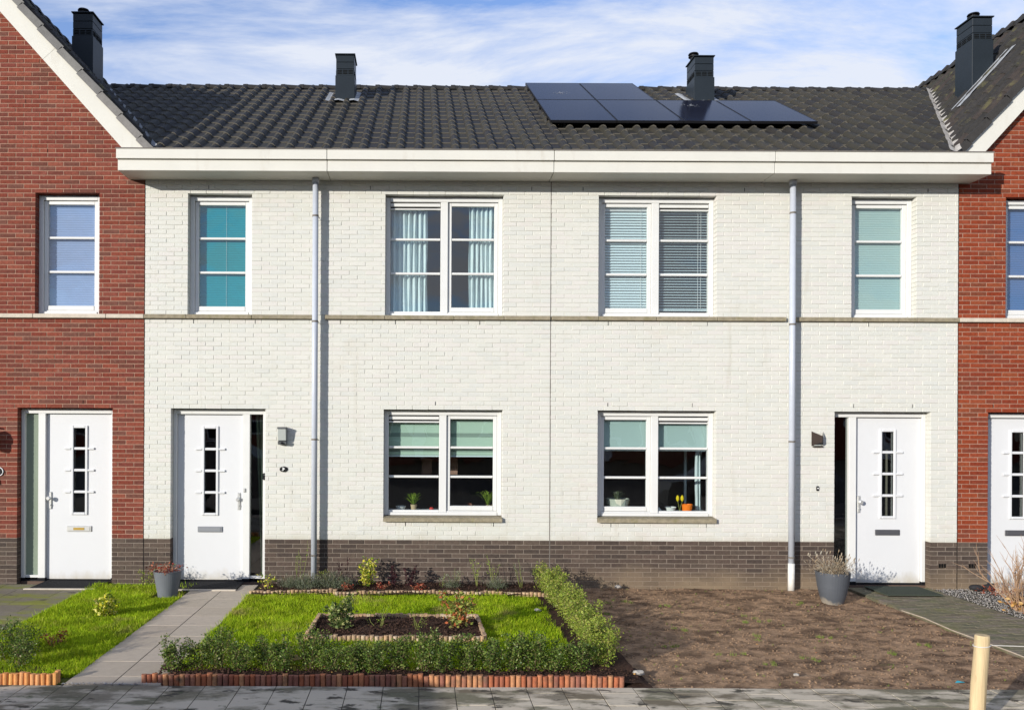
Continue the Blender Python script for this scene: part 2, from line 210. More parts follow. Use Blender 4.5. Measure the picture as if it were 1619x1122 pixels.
# ------------------------------------------------------------------ mesh helpers
WL = {}
def wl(p): return WL.get(p.name, Vector((0, 0, 0))) if p else Vector((0, 0, 0))
def tag(o, label=None, cat=None, group=None, kind=None):
    if label: o['label'] = label
    if cat: o['category'] = cat
    if group: o['group'] = group
    if kind: o['kind'] = kind
    return o
def thing(name, loc, label, cat, group=None):
    o = bpy.data.objects.new(name, None); COL.objects.link(o); o.empty_display_size = .2
    o.location = loc; WL[o.name] = Vector(loc); return tag(o, label, cat, group)
def link(name, me, parent, loc):
    o = bpy.data.objects.new(name, me); COL.objects.link(o)
    o.location = Vector(loc)-wl(parent); WL[o.name] = Vector(loc)
    if parent: o.parent = parent
    return o
class MB:
    def __init__(s): s.v = []; s.f = []; s.r = []; s.m = []; s.cr = .5; s.cm = 0
    def poly(s, pts, faces):
        b = len(s.v); s.v += [tuple(p) for p in pts]
        for f in faces: s.f.append(tuple(b+i for i in f)); s.r.append(s.cr); s.m.append(s.cm)
        return s
    def box(s, x0, x1, y0, y1, z0, z1, r=None):
        if r is not None: s.cr = r
        return s.poly([(x0,y0,z0),(x1,y0,z0),(x1,y1,z0),(x0,y1,z0),(x0,y0,z1),(x1,y0,z1),(x1,y1,z1),(x0,y1,z1)],
            [(0,3,2,1),(4,5,6,7),(0,1,5,4),(1,2,6,5),(2,3,7,6),(3,0,4,7)])
    def cbox(s, x0, x1, y0, y1, z0, z1, c=.003, r=None):
        if r is not None: s.cr = r
        c = min(c, (x1-x0)*.4, (y1-y0)*.4, (z1-z0)*.4); P = []
        X = (x0, x1); Y = (y0, y1); Z = (z0, z1); sg = (1, -1)
        for i in (0, 1):
            for j in (0, 1):
                for k in (0, 1):
                    P += [(X[i], Y[j]+c*sg[j], Z[k]+c*sg[k]), (X[i]+c*sg[i], Y[j], Z[k]+c*sg[k]), (X[i]+c*sg[i], Y[j]+c*sg[j], Z[k])]
        I = lambda i, j, k, a: ((i*2+j)*2+k)*3+a
        F = []
        for i in (0, 1):
            q = [I(i,0,0,0), I(i,1,0,0), I(i,1,1,0), I(i,0,1,0)]; F.append(q if i else q[::-1])
            q = [I(0,i,0,1), I(0,i,1,1), I(1,i,1,1), I(1,i,0,1)]; F.append(q if i else q[::-1])
            q = [I(0,0,i,2), I(1,0,i,2), I(1,1,i,2), I(0,1,i,2)]; F.append(q if i else q[::-1])
        for a in (0, 1):
            for b_ in (0, 1):
                q = [I(a,b_,0,0), I(a,b_,1,0), I(a,b_,1,1), I(a,b_,0,1)]; F.append(q if a == b_ else q[::-1])
                q = [I(a,0,b_,0), I(a,0,b_,2), I(a,1,b_,2), I(a,1,b_,0)]; F.append(q if a == b_ else q[::-1])
                q = [I(0,a,b_,1), I(1,a,b_,1), I(1,a,b_,2), I(0,a,b_,2)]; F.append(q if a == b_ else q[::-1])
        for i in (0, 1):
            for j in (0, 1):
                for k in (0, 1):
                    q = [I(i,j,k,0), I(i,j,k,1), I(i,j,k,2)]; F.append(q if (i+j+k) % 2 == 1 else q[::-1])
        return s.poly(P, F)
    def brick(s, x0, x1, y0, y1, z0, z1, c=.003, r=None):   # chamfered face, open back
        if r is not None: s.cr = r
        return s.poly([(x0,y1,z0),(x1,y1,z0),(x1,y1,z1),(x0,y1,z1),(x0,y0+c,z0),(x1,y0+c,z0),(x1,y0+c,z1),(x0,y0+c,z1),
                (x0+c,y0,z0+c),(x1-c,y0,z0+c),(x1-c,y0,z1-c),(x0+c,y0,z1-c)],
            [(8,9,10,11),(4,5,9,8),(5,6,10,9),(6,7,11,10),(7,4,8,11),(0,1,5,4),(1,2,6,5),(2,3,7,6),(3,0,4,7)])
    def prism(s, pts, y0, y1):     # polygon in XZ (counter-clockwise seen from -Y) between y0 and y1
        n = len(pts)
        return s.poly([(x, y0, z) for x, z in pts]+[(x, y1, z) for x, z in pts],
            [tuple(range(n)), tuple(range(2*n-1, n-1, -1))]+[(i, i+n, (i+1) % n+n, (i+1) % n) for i in range(n)])
    def tube(s, pts, rad, n=8, cap=True):
        pts = [Vector(p) for p in pts]; R = rad if isinstance(rad, (list, tuple)) else [rad]*len(pts); b = len(s.v)
        for i, p in enumerate(pts):
            d = (pts[min(i+1, len(pts)-1)]-pts[max(i-1, 0)]).normalized()
            u = d.cross(Vector((0, 0, 1)) if abs(d.z) < .9 else Vector((1, 0, 0))).normalized(); v = d.cross(u)
            for k in range(n):
                a = 2*math.pi*k/n; q = p+(u*math.cos(a)+v*math.sin(a))*R[i]; s.v.append(tuple(q))
        for i in range(len(pts)-1):
            for k in range(n):
                a, c = b+i*n+k, b+i*n+(k+1) % n; s.f.append((a, a+n, c+n, c)); s.r.append(s.cr); s.m.append(s.cm)
        if cap:
            s.f.append(tuple(b+k for k in range(n))); s.f.append(tuple(b+(len(pts)-1)*n+k for k in range(n))[::-1]); s.r += [s.cr]*2; s.m += [s.cm]*2
        return s
    def lathe(s, cx, cy, prof, n=24, closed=False):
        b = len(s.v)
        for r, z in prof:
            for k in range(n): a = 2*math.pi*k/n; s.v.append((cx+r*math.cos(a), cy+r*math.sin(a), z))
        for i in range(len(prof)-1):
            for k in range(n):
                a, c = b+i*n+k, b+i*n+(k+1) % n; s.f.append((a, c, c+n, a+n)); s.r.append(s.cr); s.m.append(s.cm)
        return s
    def arrays(s, V, F, R):
        b = len(s.v); s.v += [tuple(x) for x in V.tolist()]; s.f += [tuple(b+i for i in f) for f in F]; s.r += list(R); s.m += [s.cm]*len(F); return s
    def mesh(s, name, mats, org=None, smooth=False):
        V = np.array(s.v, dtype=np.float32).reshape(-1, 3)
        if org is None: org = (V.min(0)+V.max(0))/2
        org = np.array(org, dtype=np.float32)
        me = bpy.data.meshes.new(name); me.from_pydata((V-org).tolist(), [], s.f)
        for m in (mats if isinstance(mats, (list, tuple)) else [mats]): me.materials.append(m)
        a = me.attributes.new('rnd', 'FLOAT', 'FACE'); a.data.foreach_set('value', np.array(s.r, dtype=np.float32))
        if any(s.m): me.polygons.foreach_set('material_index', s.m)
        if smooth: me.polygons.foreach_set('use_smooth', [True]*len(s.f))
        me.update(); return me, Vector(org.tolist())
    def build(s, name, mats, parent=None, org=None, smooth=False, **k):
        me, o = s.mesh(name, mats, org, smooth); ob = link(name, me, parent, o); return tag(ob, **k)
def fast_mesh(name, V, Fidx, n, R, matl, org):      # numpy faces with n corners each
    me = bpy.data.meshes.new(name); V = V.astype(np.float32)-np.array(org, dtype=np.float32)
    nf = len(Fidx)//n
    me.vertices.add(len(V)); me.vertices.foreach_set('co', V.ravel())
    me.loops.add(len(Fidx)); me.loops.foreach_set('vertex_index', Fidx.astype(np.int32))
    me.polygons.add(nf); me.polygons.foreach_set('loop_start', np.arange(0, nf*n, n, dtype=np.int32))
    me.update(calc_edges=True); me.materials.append(matl)
    a = me.attributes.new('rnd', 'FLOAT', 'FACE'); a.data.foreach_set('value', R.astype(np.float32))
    return me

# ------------------------------------------------------------------ the setting: ground
CAMP = Vector((0, -11.36, 2.24))
def flat(name, x0, x1, y0, y1, z, m, kind='structure', parent=None):
    b = MB(); b.poly([(x0,y0,z),(x1,y0,z),(x1,y1,z),(x0,y1,z)], [(0,1,2,3)]); return b.build(name, m, parent, kind=kind)
flat('ground', -300, 300, -300, 300, -.16, M['ground'])
flat('road', -80, 80, -24, -8.0, -.10, M['asphalt'])
kerb = MB(); kerb.cbox(-60, 60, -8.0, -7.88, -.13, .03, .012); kerb.build('kerb', M['stonel'], kind='structure')

def vnoise(x, y, seed=0):        # smooth value noise on arrays
    xi = np.floor(x).astype(int); yi = np.floor(y).astype(int); fx = x-xi; fy = y-yi; fx = fx*fx*(3-2*fx); fy = fy*fy*(3-2*fy)
    h = lambda a, b: np.modf(np.abs(np.sin(a*127.1+b*311.7+seed*74.7)*43758.5453))[0]
    return (h(xi,yi)*(1-fx)+h(xi+1,yi)*fx)*(1-fy)+(h(xi,yi+1)*(1-fx)+h(xi+1,yi+1)*fx)*fy
def fbm(x, y, s=0, o=4): return sum(vnoise(x*2**k, y*2**k, s+k)*.5**k for k in range(o))/2
def rough_sheet(name, x0, x1, y0, y1, z, amp, freq, step, m, edge=.0, **k):
    nx = max(2, int((x1-x0)/step)+1); ny = max(2, int((y1-y0)/step)+1)
    X, Y = np.meshgrid(np.linspace(x0, x1, nx), np.linspace(y0, y1, ny))
    Z = z+amp*(fbm(X*freq, Y*freq, 3, 5)-.5)*2
    V = np.stack([X.ravel(), Y.ravel(), Z.ravel()], 1)
    i = np.arange(ny-1)[:, None]*nx+np.arange(nx-1)[None]; F = np.stack([i, i+1, i+nx+1, i+nx], -1).reshape(-1)
    org = ((x0+x1)/2, (y0+y1)/2, z)
    me = fast_mesh(name, V, F, 4, np.full(len(F)//4, .5), m, org); me.polygons.foreach_set('use_smooth', [True]*(len(F)//4))
    o = link(name, me, None, org); tag(o, kind='structure', **k); return o
rough_sheet('dirt_patch', 1.93, 5.79, -4.325, -.02, -.03, .019, 5.0, .022, M['dirt'])
rough_sheet('lawn_base', -2.18, 1.46, -3.95, -.02, -.015, .012, 2, .08, M['lawnb'])
rough_sheet('lawn_base', -4.35, -3.01, -4.28, -.02, -.015, .012, 2, .08, M['lawnb'])
rough_sheet('soil', -2.14, 1.6, -.80, -.015, .03, .03, 4, .03, M['soil'])
rough_sheet('soil', -1.13, .64, -2.93, -2.02, .035, .035, 5, .025, M['soil'])
rough_sheet('soil', -2.32, 1.92, -4.27, -3.80, .02, .025, 4, .03, M['soil'])
rough_sheet('soil', 1.76, 1.98, -4.32, -3.7, -.01, .02, 5, .02, M['soil'])
rough_sheet('soil', 1.42, 1.93, -3.80, -.4, .015, .025, 4, .03, M['soil'])
rough_sheet('soil', -4.35, -3.12, -4.27, -3.85, .02, .025, 4, .03, M['soil'])
rough_sheet('gravel_base', 6.93, 12, -4.31, -.02, -.03, .02, 2, .06, M['joint'])

def pieces(holder, items, name, maxn=300, c=.0015, mats=None):
    """items: (x0,x1,y0,y1,z0,z1,rnd); nearest maxn become objects, the rest one stuff part"""
    items = sorted(items, key=lambda t: (Vector(((t[0]+t[1])/2, (t[2]+t[3])/2, t[5]))-CAMP).length)
    cache = {}
    for it in items[:maxn]:
        x0,x1,y0,y1,z0,z1,r = it; key = (round(x1-x0,3), round(y1-y0,3), round(z1-z0,3), round(r*6))
        if key not in cache:
            b = MB(); b.cbox(-(x1-x0)/2, (x1-x0)/2, -(y1-y0)/2, (y1-y0)/2, -(z1-z0)/2, (z1-z0)/2, c, r=round(r*6)/6.01)
            cache[key] = b.mesh(name, mats, (0,0,0))[0]
        o = link(name, cache[key], holder, ((x0+x1)/2, (y0+y1)/2, (z0+z1)/2))
    if len(items) > maxn:
        b = MB()
        for it in items[maxn:]: b.cbox(*it[:6], c, r=it[6])
        b.build(name+'_field', mats, holder, kind='stuff')
pv = flat('pavement', -14, 16, -7.88, -4.335, -.0035, M['joint'])
it = []
ix = 0; x = -13.2
while x < 15:
    y = -4.34-(.15 if ix % 2 else 0)*1.0
    if ix % 2: it.append((x, x+.293, -4.482, -4.34, -.05, .0+random.uniform(-.0015,.0015), random.random()))
    y = -4.487 if ix % 2 else -4.34
    while y > -7.8:
        it.append((x+.0, x+.293, max(y-.293, -7.87), y, -.05, random.uniform(-.0015,.0015), random.random())); y -= .3
    x += .3; ix += 1
pieces(pv, it, 'paving_slab', mats=M['slab'])
pw = flat('garden_path', -3.0, -2.18, -4.325, -.07, .0075, M['joint'])
it = []
for c_, xx in ((0, -3.0), (1, -2.59)):
    y = -.08
    while y > -4.3:
        it.append((xx+.003, xx+.404, max(y-.443, -4.325), y, -.04, .010+random.uniform(-.001,.001), random.random())); y -= .449
pieces(pw, it, 'path_slab', mats=M['path'])
pw = flat('neighbour_path', -9.0, -4.36, -4.325, -.07, .001, M['joint'])
it = []; y = -.08; k = 0
while y > -4.3:
    xx = -4.37-(.3 if k % 2 else 0)
    if k % 2: it.append((-4.663, -4.37, max(y-.394,-4.325), y, -.05, .004, random.random()))
    while xx > -8.9: it.append((xx-.594, xx-.0, max(y-.394,-4.325), y, -.05, .004+random.uniform(-.0015,.0015), random.random())); xx -= .6
    y -= .4; k += 1
pieces(pw, it, 'path_slab', mats=M['pathm'])
pw = flat('brick_path', 5.80, 6.92, -4.325, -.0, -.006, M['joint'])
it = []; y = -.02; k = 0
while y > -4.3:
    xx = 5.81-(.105 if k % 2 else 0)
    while xx < 6.91:
        a, b_ = max(xx, 5.81), min(xx+.204, 6.915)
        if b_-a > .03: it.append((a, b_, y-.064, y, -.05, random.uniform(-.003,.002), random.random()))
        xx += .21
    y -= .069; k += 1
pieces(pw, it, 'paver', mats=M['paver'], c=.003)
ed = MB()
pts = [(5.76,-1.40,.0),(5.785,-1.8,.006),(5.775,-2.3,-.004),(5.79,-3.2,.006),(5.80,-4.3,.0)]
for a, b_ in zip(pts, pts[1:]): ed.tube([a, b_], .007, 5)
tag(ed.build('edging_strip', M['rope']), 'thin pale edging strip between the bare dirt and the mossy brick path', 'edging')

# ------------------------------------------------------------------ brick walls
CZ = .061; P0 = .62; BL = .217
ZS = {'lo_sill': P0+4*CZ, 'lo_top': P0+29*CZ, 'band0': P0+49*CZ, 'band1': P0+50*CZ, 'up_top': P0+77*CZ, 'eave': P0+80*CZ}
APX_L, APX_R, APZ = -6.24, 9.80, 8.75
SL = (APZ-5.85)/2.62
def roof_x(z, side):   # x interval of the gable at height z (under the boards)
    half = (APZ-.05-z)/SL; c = APX_L if side < 0 else APX_R
    return c-half, c+half
def brick_wall(house, x0, x1, openings, main, mortar, pl, plm, gable=0, lintels=()):
    soft = main is M['white']
    wall = MB(); bop = [(o[0]-.006, o[1]+.006, o[2], o[3]+.006) for o in openings]
    xs = sorted({x0, x1}|{v for o in bop for v in o[:2]}); zs = sorted({-.15, P0-.005, ZS['eave']}|{v for o in bop for v in o[2:]})
    for i in range(len(xs)-1):
        for k in range(len(zs)-1):
            cx, cz = (xs[i]+xs[i+1])/2, (zs[k]+zs[k+1])/2
            if any(o[0] < cx < o[1] and o[2] < cz < o[3] for o in bop): continue
            wall.cm = 1 if cz < P0 else 0; rec = .0042 if soft and cz > P0 else .0045
            wall.box(xs[i], xs[i+1], rec, .27, zs[k], zs[k+1])
    wall.cm = 0
    if gable:
        a, b_ = roof_x(ZS['eave'], gable); a2, b2 = max(a, x0), min(b_, x1); c = APX_L if gable < 0 else APX_R
        za = APZ-.05-SL*abs(c-a2); zb = APZ-.05-SL*abs(c-b2)
        wall.prism([(a2, ZS['eave']), (b2, ZS['eave']), (b2, max(zb, ZS['eave']+.001)), (c, APZ-.05), (a2, max(za, ZS['eave']+.001))], .0045, .27)
    W = wall.build('wall', [mortar, plm], house)
    full = []; rest = MB(); restp = MB(); k = -11
    top = 80 if not gable else 132
    while k < top:
        z0 = P0+k*CZ; z1 = z0+(.0545 if soft and k >= 0 else .0515); zc = (z0+z1)/2
        if 48.5 < k < 49.5: k += 1; continue
        a0, a1 = x0, x1
        if gable and zc > ZS['eave']:
            g0, g1 = roof_x(zc+.03, gable); a0, a1 = max(a0, g0), min(a1, g1)
        if k >= 80 and not gable: break
        iv = [(a0, a1)]
        for o in openings:
            if o[2]-.01 < zc < o[3]:
                nv = []
                for p, q in iv:
                    if o[1] <= p or o[0] >= q: nv.append((p, q)); continue
                    if o[0] > p: nv.append((p, o[0]))
                    if o[1] < q: nv.append((o[1], q))
                iv = nv
        off = (k % 2)*BL/2
        for p, q in iv:
            if q-p < .03: continue
            n = math.floor((p-off)/BL); ed_ = []
            x = n*BL+off
            while x < q: ed_.append(x); x += BL
            cuts = [p]+[e for e in ed_ if p+.045 < e < q-.045]+[q]
            for a, b_ in zip(cuts, cuts[1:]):
                j = (.003 if random.random() < .8 else .0045) if soft and k >= 0 else .0045
                pp = (a+(j if a > p else 0), b_-(j if b_ < q else 0), random.uniform(-.0022, .0022) if soft else random.uniform(-.0015, .0015), z0+random.uniform(-.001,.001), z1+random.uniform(-.001,.001), k < 0)
                full.append(pp)
        k += 1
    full.sort(key=lambda t: not .2035 < t[1]-t[0] < .2125 or t[4] > 5.4)      # whole bricks first
    whole = [t for t in full if .2035 < t[1]-t[0] < .2125 and t[3] > -.03]
    whole.sort(key=lambda t: (Vector(((t[0]+t[1])/2, 0, t[3]))-CAMP).length)
    single = set(id(t) for t in whole[:300])
    cache = {}
    for t in full:
        if id(t) in single:
            key = (t[5], random.randrange(12)); hw_ = (t[1]-t[0])/2; hh_ = .0275 if soft and not t[5] else .0258
            if key not in cache:
                b = MB(); b.brick(-hw_, hw_, -.0625, .0625, -hh_, hh_, .003, r=(key[1]+.5)/12); cache[key] = b.mesh('brick', pl if t[5] else main, (0,0,0))[0]
            link('brick', cache[key], W, ((t[0]+t[1])/2, t[2]+.0625, (t[3]+t[4])/2))
        else:
            (restp if t[5] else rest).brick(t[0], t[1], t[2], .125, t[3], t[4], .0035, r=random.random()*.999)
    rest.build('brickwork', main, W, kind='stuff')
    if restp.f: restp.build('plinth_brickwork', pl, W, kind='stuff')
    # open weep joints
    wv = MB()
    for (lx, lz) in lintels:
        wv.box(lx-.004, lx+.004, -.001, .02, lz, lz+.05)
    if wv.f: wv.build('weep_joints', M['dark'], W, kind='stuff')
    return W

HL = thing('terraced_house', (-6.3, 0, 0), 'red brick gabled house at the far left, with a lavender blind upstairs', 'house', 'houses of the terrace')
HA = thing('terraced_house', (-1.0, 0, 0), 'white painted brick house left of the middle joint, behind the lawn and flower beds', 'house', 'houses of the terrace')
HB = thing('terraced_house', (4.5, 0, 0), 'white painted brick house right of the middle joint, with solar panels and bare dirt garden', 'house', 'houses of the terrace')
HC = thing('terraced_house', (9.5, 0, 0), 'orange-red brick gabled house at the far right edge beside the gravel strip', 'house', 'houses of the terrace')
XL, XM, XR = -3.767, 1.767, 7.32
ls, lt, b0, b1, ut = ZS['lo_sill'], ZS['lo_top'], ZS['band0'], ZS['band1'], ZS['up_top']
wv = lambda xs, z: [(x, z) for x in xs]
brick_wall(HL, -10.5, XL-.003, [(-5.26,-4.39,b1,ut), (-5.49,-4.20,-.2,lt), (-8.4,-6.9,b1,ut), (-8.4,-6.9,ls,lt)], M['red'], M['redm'], M['pln'], M['plnm'], -1, wv([-4.83,-4.6], P0+30*CZ)+[(-4.36,P0+91*CZ),(-5.1,P0+86*CZ),(-5.4,P0+97*CZ)])
brick_wall(HA, XL+.003, XM-.004, [(-3.18,-2.31,b1,ut), (-.49,1.12,b1,ut), (-3.40,-2.115,-.2,lt), (-.50,1.117,ls,lt)], M['white'], M['whitem'], M['pln'], M['plnm'], 0,
    wv([-3.1,-2.26,-1.1,-.35,.8], P0+48*CZ)+wv([-2.62,.2], P0+30*CZ)+wv([-.2,1.0], P0+3*CZ)+wv([-2.9,-.7,1.5], P0+78*CZ))
brick_wall(HB, XM+.004, XR-.003, [(2.417,4.02,b1,ut), (5.865,6.745,b1,ut), (5.644,6.95,-.2,lt), (2.416,4.026,ls,lt)], M['white'], M['whitem'], M['plnr'], M['plnmr'], 0,
    wv([2.55,3.9,6.1], P0+48*CZ)+wv([2.55,3.7,5.9,6.7], P0+29.9*CZ)+wv([2.6,3.9], P0+3*CZ)+wv([2.2,4.4,6.9], P0+78*CZ))
brick_wall(HC, XR+.003, 12.9, [(7.967,8.84,b1,ut), (7.737,9.04,-.2,lt), (10.2,11.8,b1,ut), (10.2,11.8,ls,lt)], M['red2'], M['redm'], M['plnr'], M['plnmr'], 1, wv([7.8], P0+30*CZ))
for h, x in ((HL, XL-.0045), (HA, XM-.006), (HB, XR-.0045)):
    MB().box(x, x+.009 if h is not HA else x+.012, .001, .1, -.1, 5.49).build('movement_joint', M['trim'] if h is HA else M['dark'], h)
# concrete band, piece by piece
for h, m, cuts in ((HL, 'stonel', [-7.4,-6.4,-5.27,-4.28,XL]), (HA, 'stone', [XL,-3.19,-2.3,-1.475]), (HA, 'stone', [-1.31,-.49,.45,1.13,1.76]),
                   (HB, 'stone', [1.775,2.41,3.2,4.03,4.965]), (HB, 'stone', [5.10,5.86,6.75,XR]), (HC, 'stonel', [XR,7.96,8.85,9.8])):
    for a, b_ in zip(cuts, cuts[1:]):
        MB().cbox(a+.002, b_-.002, -.045, .12, b0+.002, b1-.003, .005).build('band_stone', M[m], h)

# rooms behind the windows
for h, a, b_ in ((HL,-10.4,XL),(HA,XL,XM),(HB,XM,XR),(HC,XR,12.8)):
    r = MB()
    r.box(a+.06, a+.1, .28, 4.6, 0, 5.45); r.box(b_-.1, b_-.06, .28, 4.6, 0, 5.45); r.box(a+.1, b_-.1, 4.5, 4.6, 0, 5.45)
    r.box(a+.1, b_-.1, .28, 4.5, 2.75, 2.95); r.box(a+.1, b_-.1, .28, 4.5, 5.45, 5.5)
    xm = {HA: -1.75, HB: 5.3}.get(h, (a+b_)/2)
    r.box(xm-.05, xm+.05, .28, 4.5, 0, 2.75); r.box(xm-.05, xm+.05, .28, 4.5, 2.95, 5.45)
    r.cm = 1; r.box(a+.1, b_-.1, .1, 4.5, -.1, .01); r.box(a+.1, b_-.1, .28, 4.5, 2.95, 2.97)
    r.build('room_shell', [M['room'], M['floorm']], h)

# ------------------------------------------------------------------ windows and doors
YF = .105
def window(house, x0, x1, z0, z1, layout, glassm='glass', inner_sill=False):
    """frame, sashes, muntins, panes; layout list of ('F'|'S', vent)"""
    f = MB(); fo = .062; mu = .10; n = len(layout)
    f.cbox(x0+.001, x0+fo, YF, YF+.10, z0+.001, z1-.012, .004); f.cbox(x1-fo, x1-.001, YF, YF+.10, z0+.001, z1-.012, .004)
    f.cbox(x0+fo, x1-fo, YF+.001, YF+.099, z1-fo-.012, z1-.013, .004); f.cbox(x0+fo, x1-fo, YF-.012, YF+.099, z0+.001, z0+.042, .004)
    wu = (x1-x0-2*fo-(n-1)*mu)/n; cells = []
    for i in range(n):
        a = x0+fo+i*(wu+mu)
        # fixed light a little wider than the sash light
        cells.append([a, a+wu])
        if i: f.cbox(a-mu, a, YF+.0005, YF+.098, z0+.0425, z1-fo-.0125, .004)
    F = f.build('window', M['upvc'], house)
    zb, zt = z0+.042, z1-fo-.012
    for (a, b_), kind in zip(cells, layout):
        if kind == 'S':
            s = MB(); st = .052
            s.cbox(a+.002, a+st, YF+.028, YF+.092, zb+.02, zt-.004, .004); s.cbox(b_-st, b_-.002, YF+.028, YF+.092, zb+.02, zt-.004, .004)
            s.cbox(a+st, b_-st, YF+.029, YF+.091, zt-st, zt-.005, .004); s.cbox(a+st, b_-st, YF+.022, YF+.091, zb+.021, zb+.086, .006)
            s.build('sash', M['upvc'], F)
            ga, gb, gz0, gz1 = a+st, b_-st, zb+.086, zt-st
            MB().cbox(a+.002, b_-.002, YF+.01, YF+.05, zb+.0, zb+.018, .003).build('sill_rail', M['upvc'], F)
        else:
            s = MB(); s.cbox(a+.001, b_-.001, YF+.02, YF+.09, zb-.0, zb+.028, .004); s.cbox(a+.001, b_-.001, YF+.026, YF+.09, zt-.103, zt-.083, .003)
            s.build('glazing_bead', M['upvc'], F)
            v = MB(); v.cbox(a+.004, b_-.004, YF+.012, YF+.06, zt-.062, zt-.018, .004); v.build('vent', M['upvc'], F)
            d = MB(); d.box(a+.001, b_-.001, YF+.062, YF+.08, zt-.083, zt-.001); d.build('vent_gap', M['dark'], F)
            ga, gb, gz0, gz1 = a+.002, b_-.002, zb+.028, zt-.103
        sz0 = z0+.128; sz1 = z1-.126; m1 = sz0+(sz1-sz0)*.335; m2 = sz0+(sz1-sz0)*.672
        for mz in (m1, m2):
            MB().cbox(ga+.001, gb-.001, YF+.035, YF+.078, mz-.016, mz+.016, .006).build('muntin', M['upvc'], F)
        for p, q in ((gz0, m1-.016), (m1+.016, m2-.016), (m2+.016, gz1)):
            b = MB(); y = YF+.06+random.uniform(-.001,.001); tl = random.uniform(-.0008,.0008); b.poly([(ga,y+tl,p),(gb,y,p),(gb,y+tl,q),(ga,y,q)], [(0,1,2,3)]); b.build('pane', M[glassm], F)
    if inner_sill:
        MB().cbox(x0+.02, x1-.02, .19, .46, z0+.02, z0+.055, .004).build('inner_sill', M['upvc'], F)
    return F
window(HL, -5.26, -4.39, b1, ut, ['S']); window(HL, -8.4, -6.9, b1, ut, ['F','S']); window(HL, -8.4, -6.9, ls+.076, lt, ['F','S'])
window(HA, -3.18, -2.31, b1, ut, ['S']); window(HA, -.49, 1.12, b1, ut, ['F','S']); window(HA, -.50, 1.117, ls+.076, lt, ['F','S'], inner_sill=True)
window(HB, 5.865, 6.745, b1, ut, ['S']); window(HB, 2.417, 4.02, b1, ut, ['S','F']); window(HB, 2.416, 4.026, ls+.076, lt, ['S','F'], inner_sill=True)
window(HC, 7.967, 8.84, b1, ut, ['S']); window(HC, 10.2, 11.8, b1, ut, ['S','F']); window(HC, 10.2, 11.8, ls+.076, lt, ['S','F'])
for h, a, b_ in ((HA,-.50,1.117),(HB,2.416,4.026),(HL,-8.4,-6.9),(HC,10.2,11.8)):
    s = MB(); s.poly([(a+.003,-.05,ls+.003),(b_-.003,-.05,ls+.003),(b_-.003,.09,ls+.003),(a+.003,.09,ls+.003),(a+.003,-.05,ls+.058),(b_-.003,-.05,ls+.058),(b_-.003,.09,ls+.074),(a+.003,.09,ls+.074)],
        [(0,3,2,1),(4,5,6,7),(0,1,5,4),(1,2,6,5),(2,3,7,6),(3,0,4,7)]); s.build('window_sill', M['stone'], h)

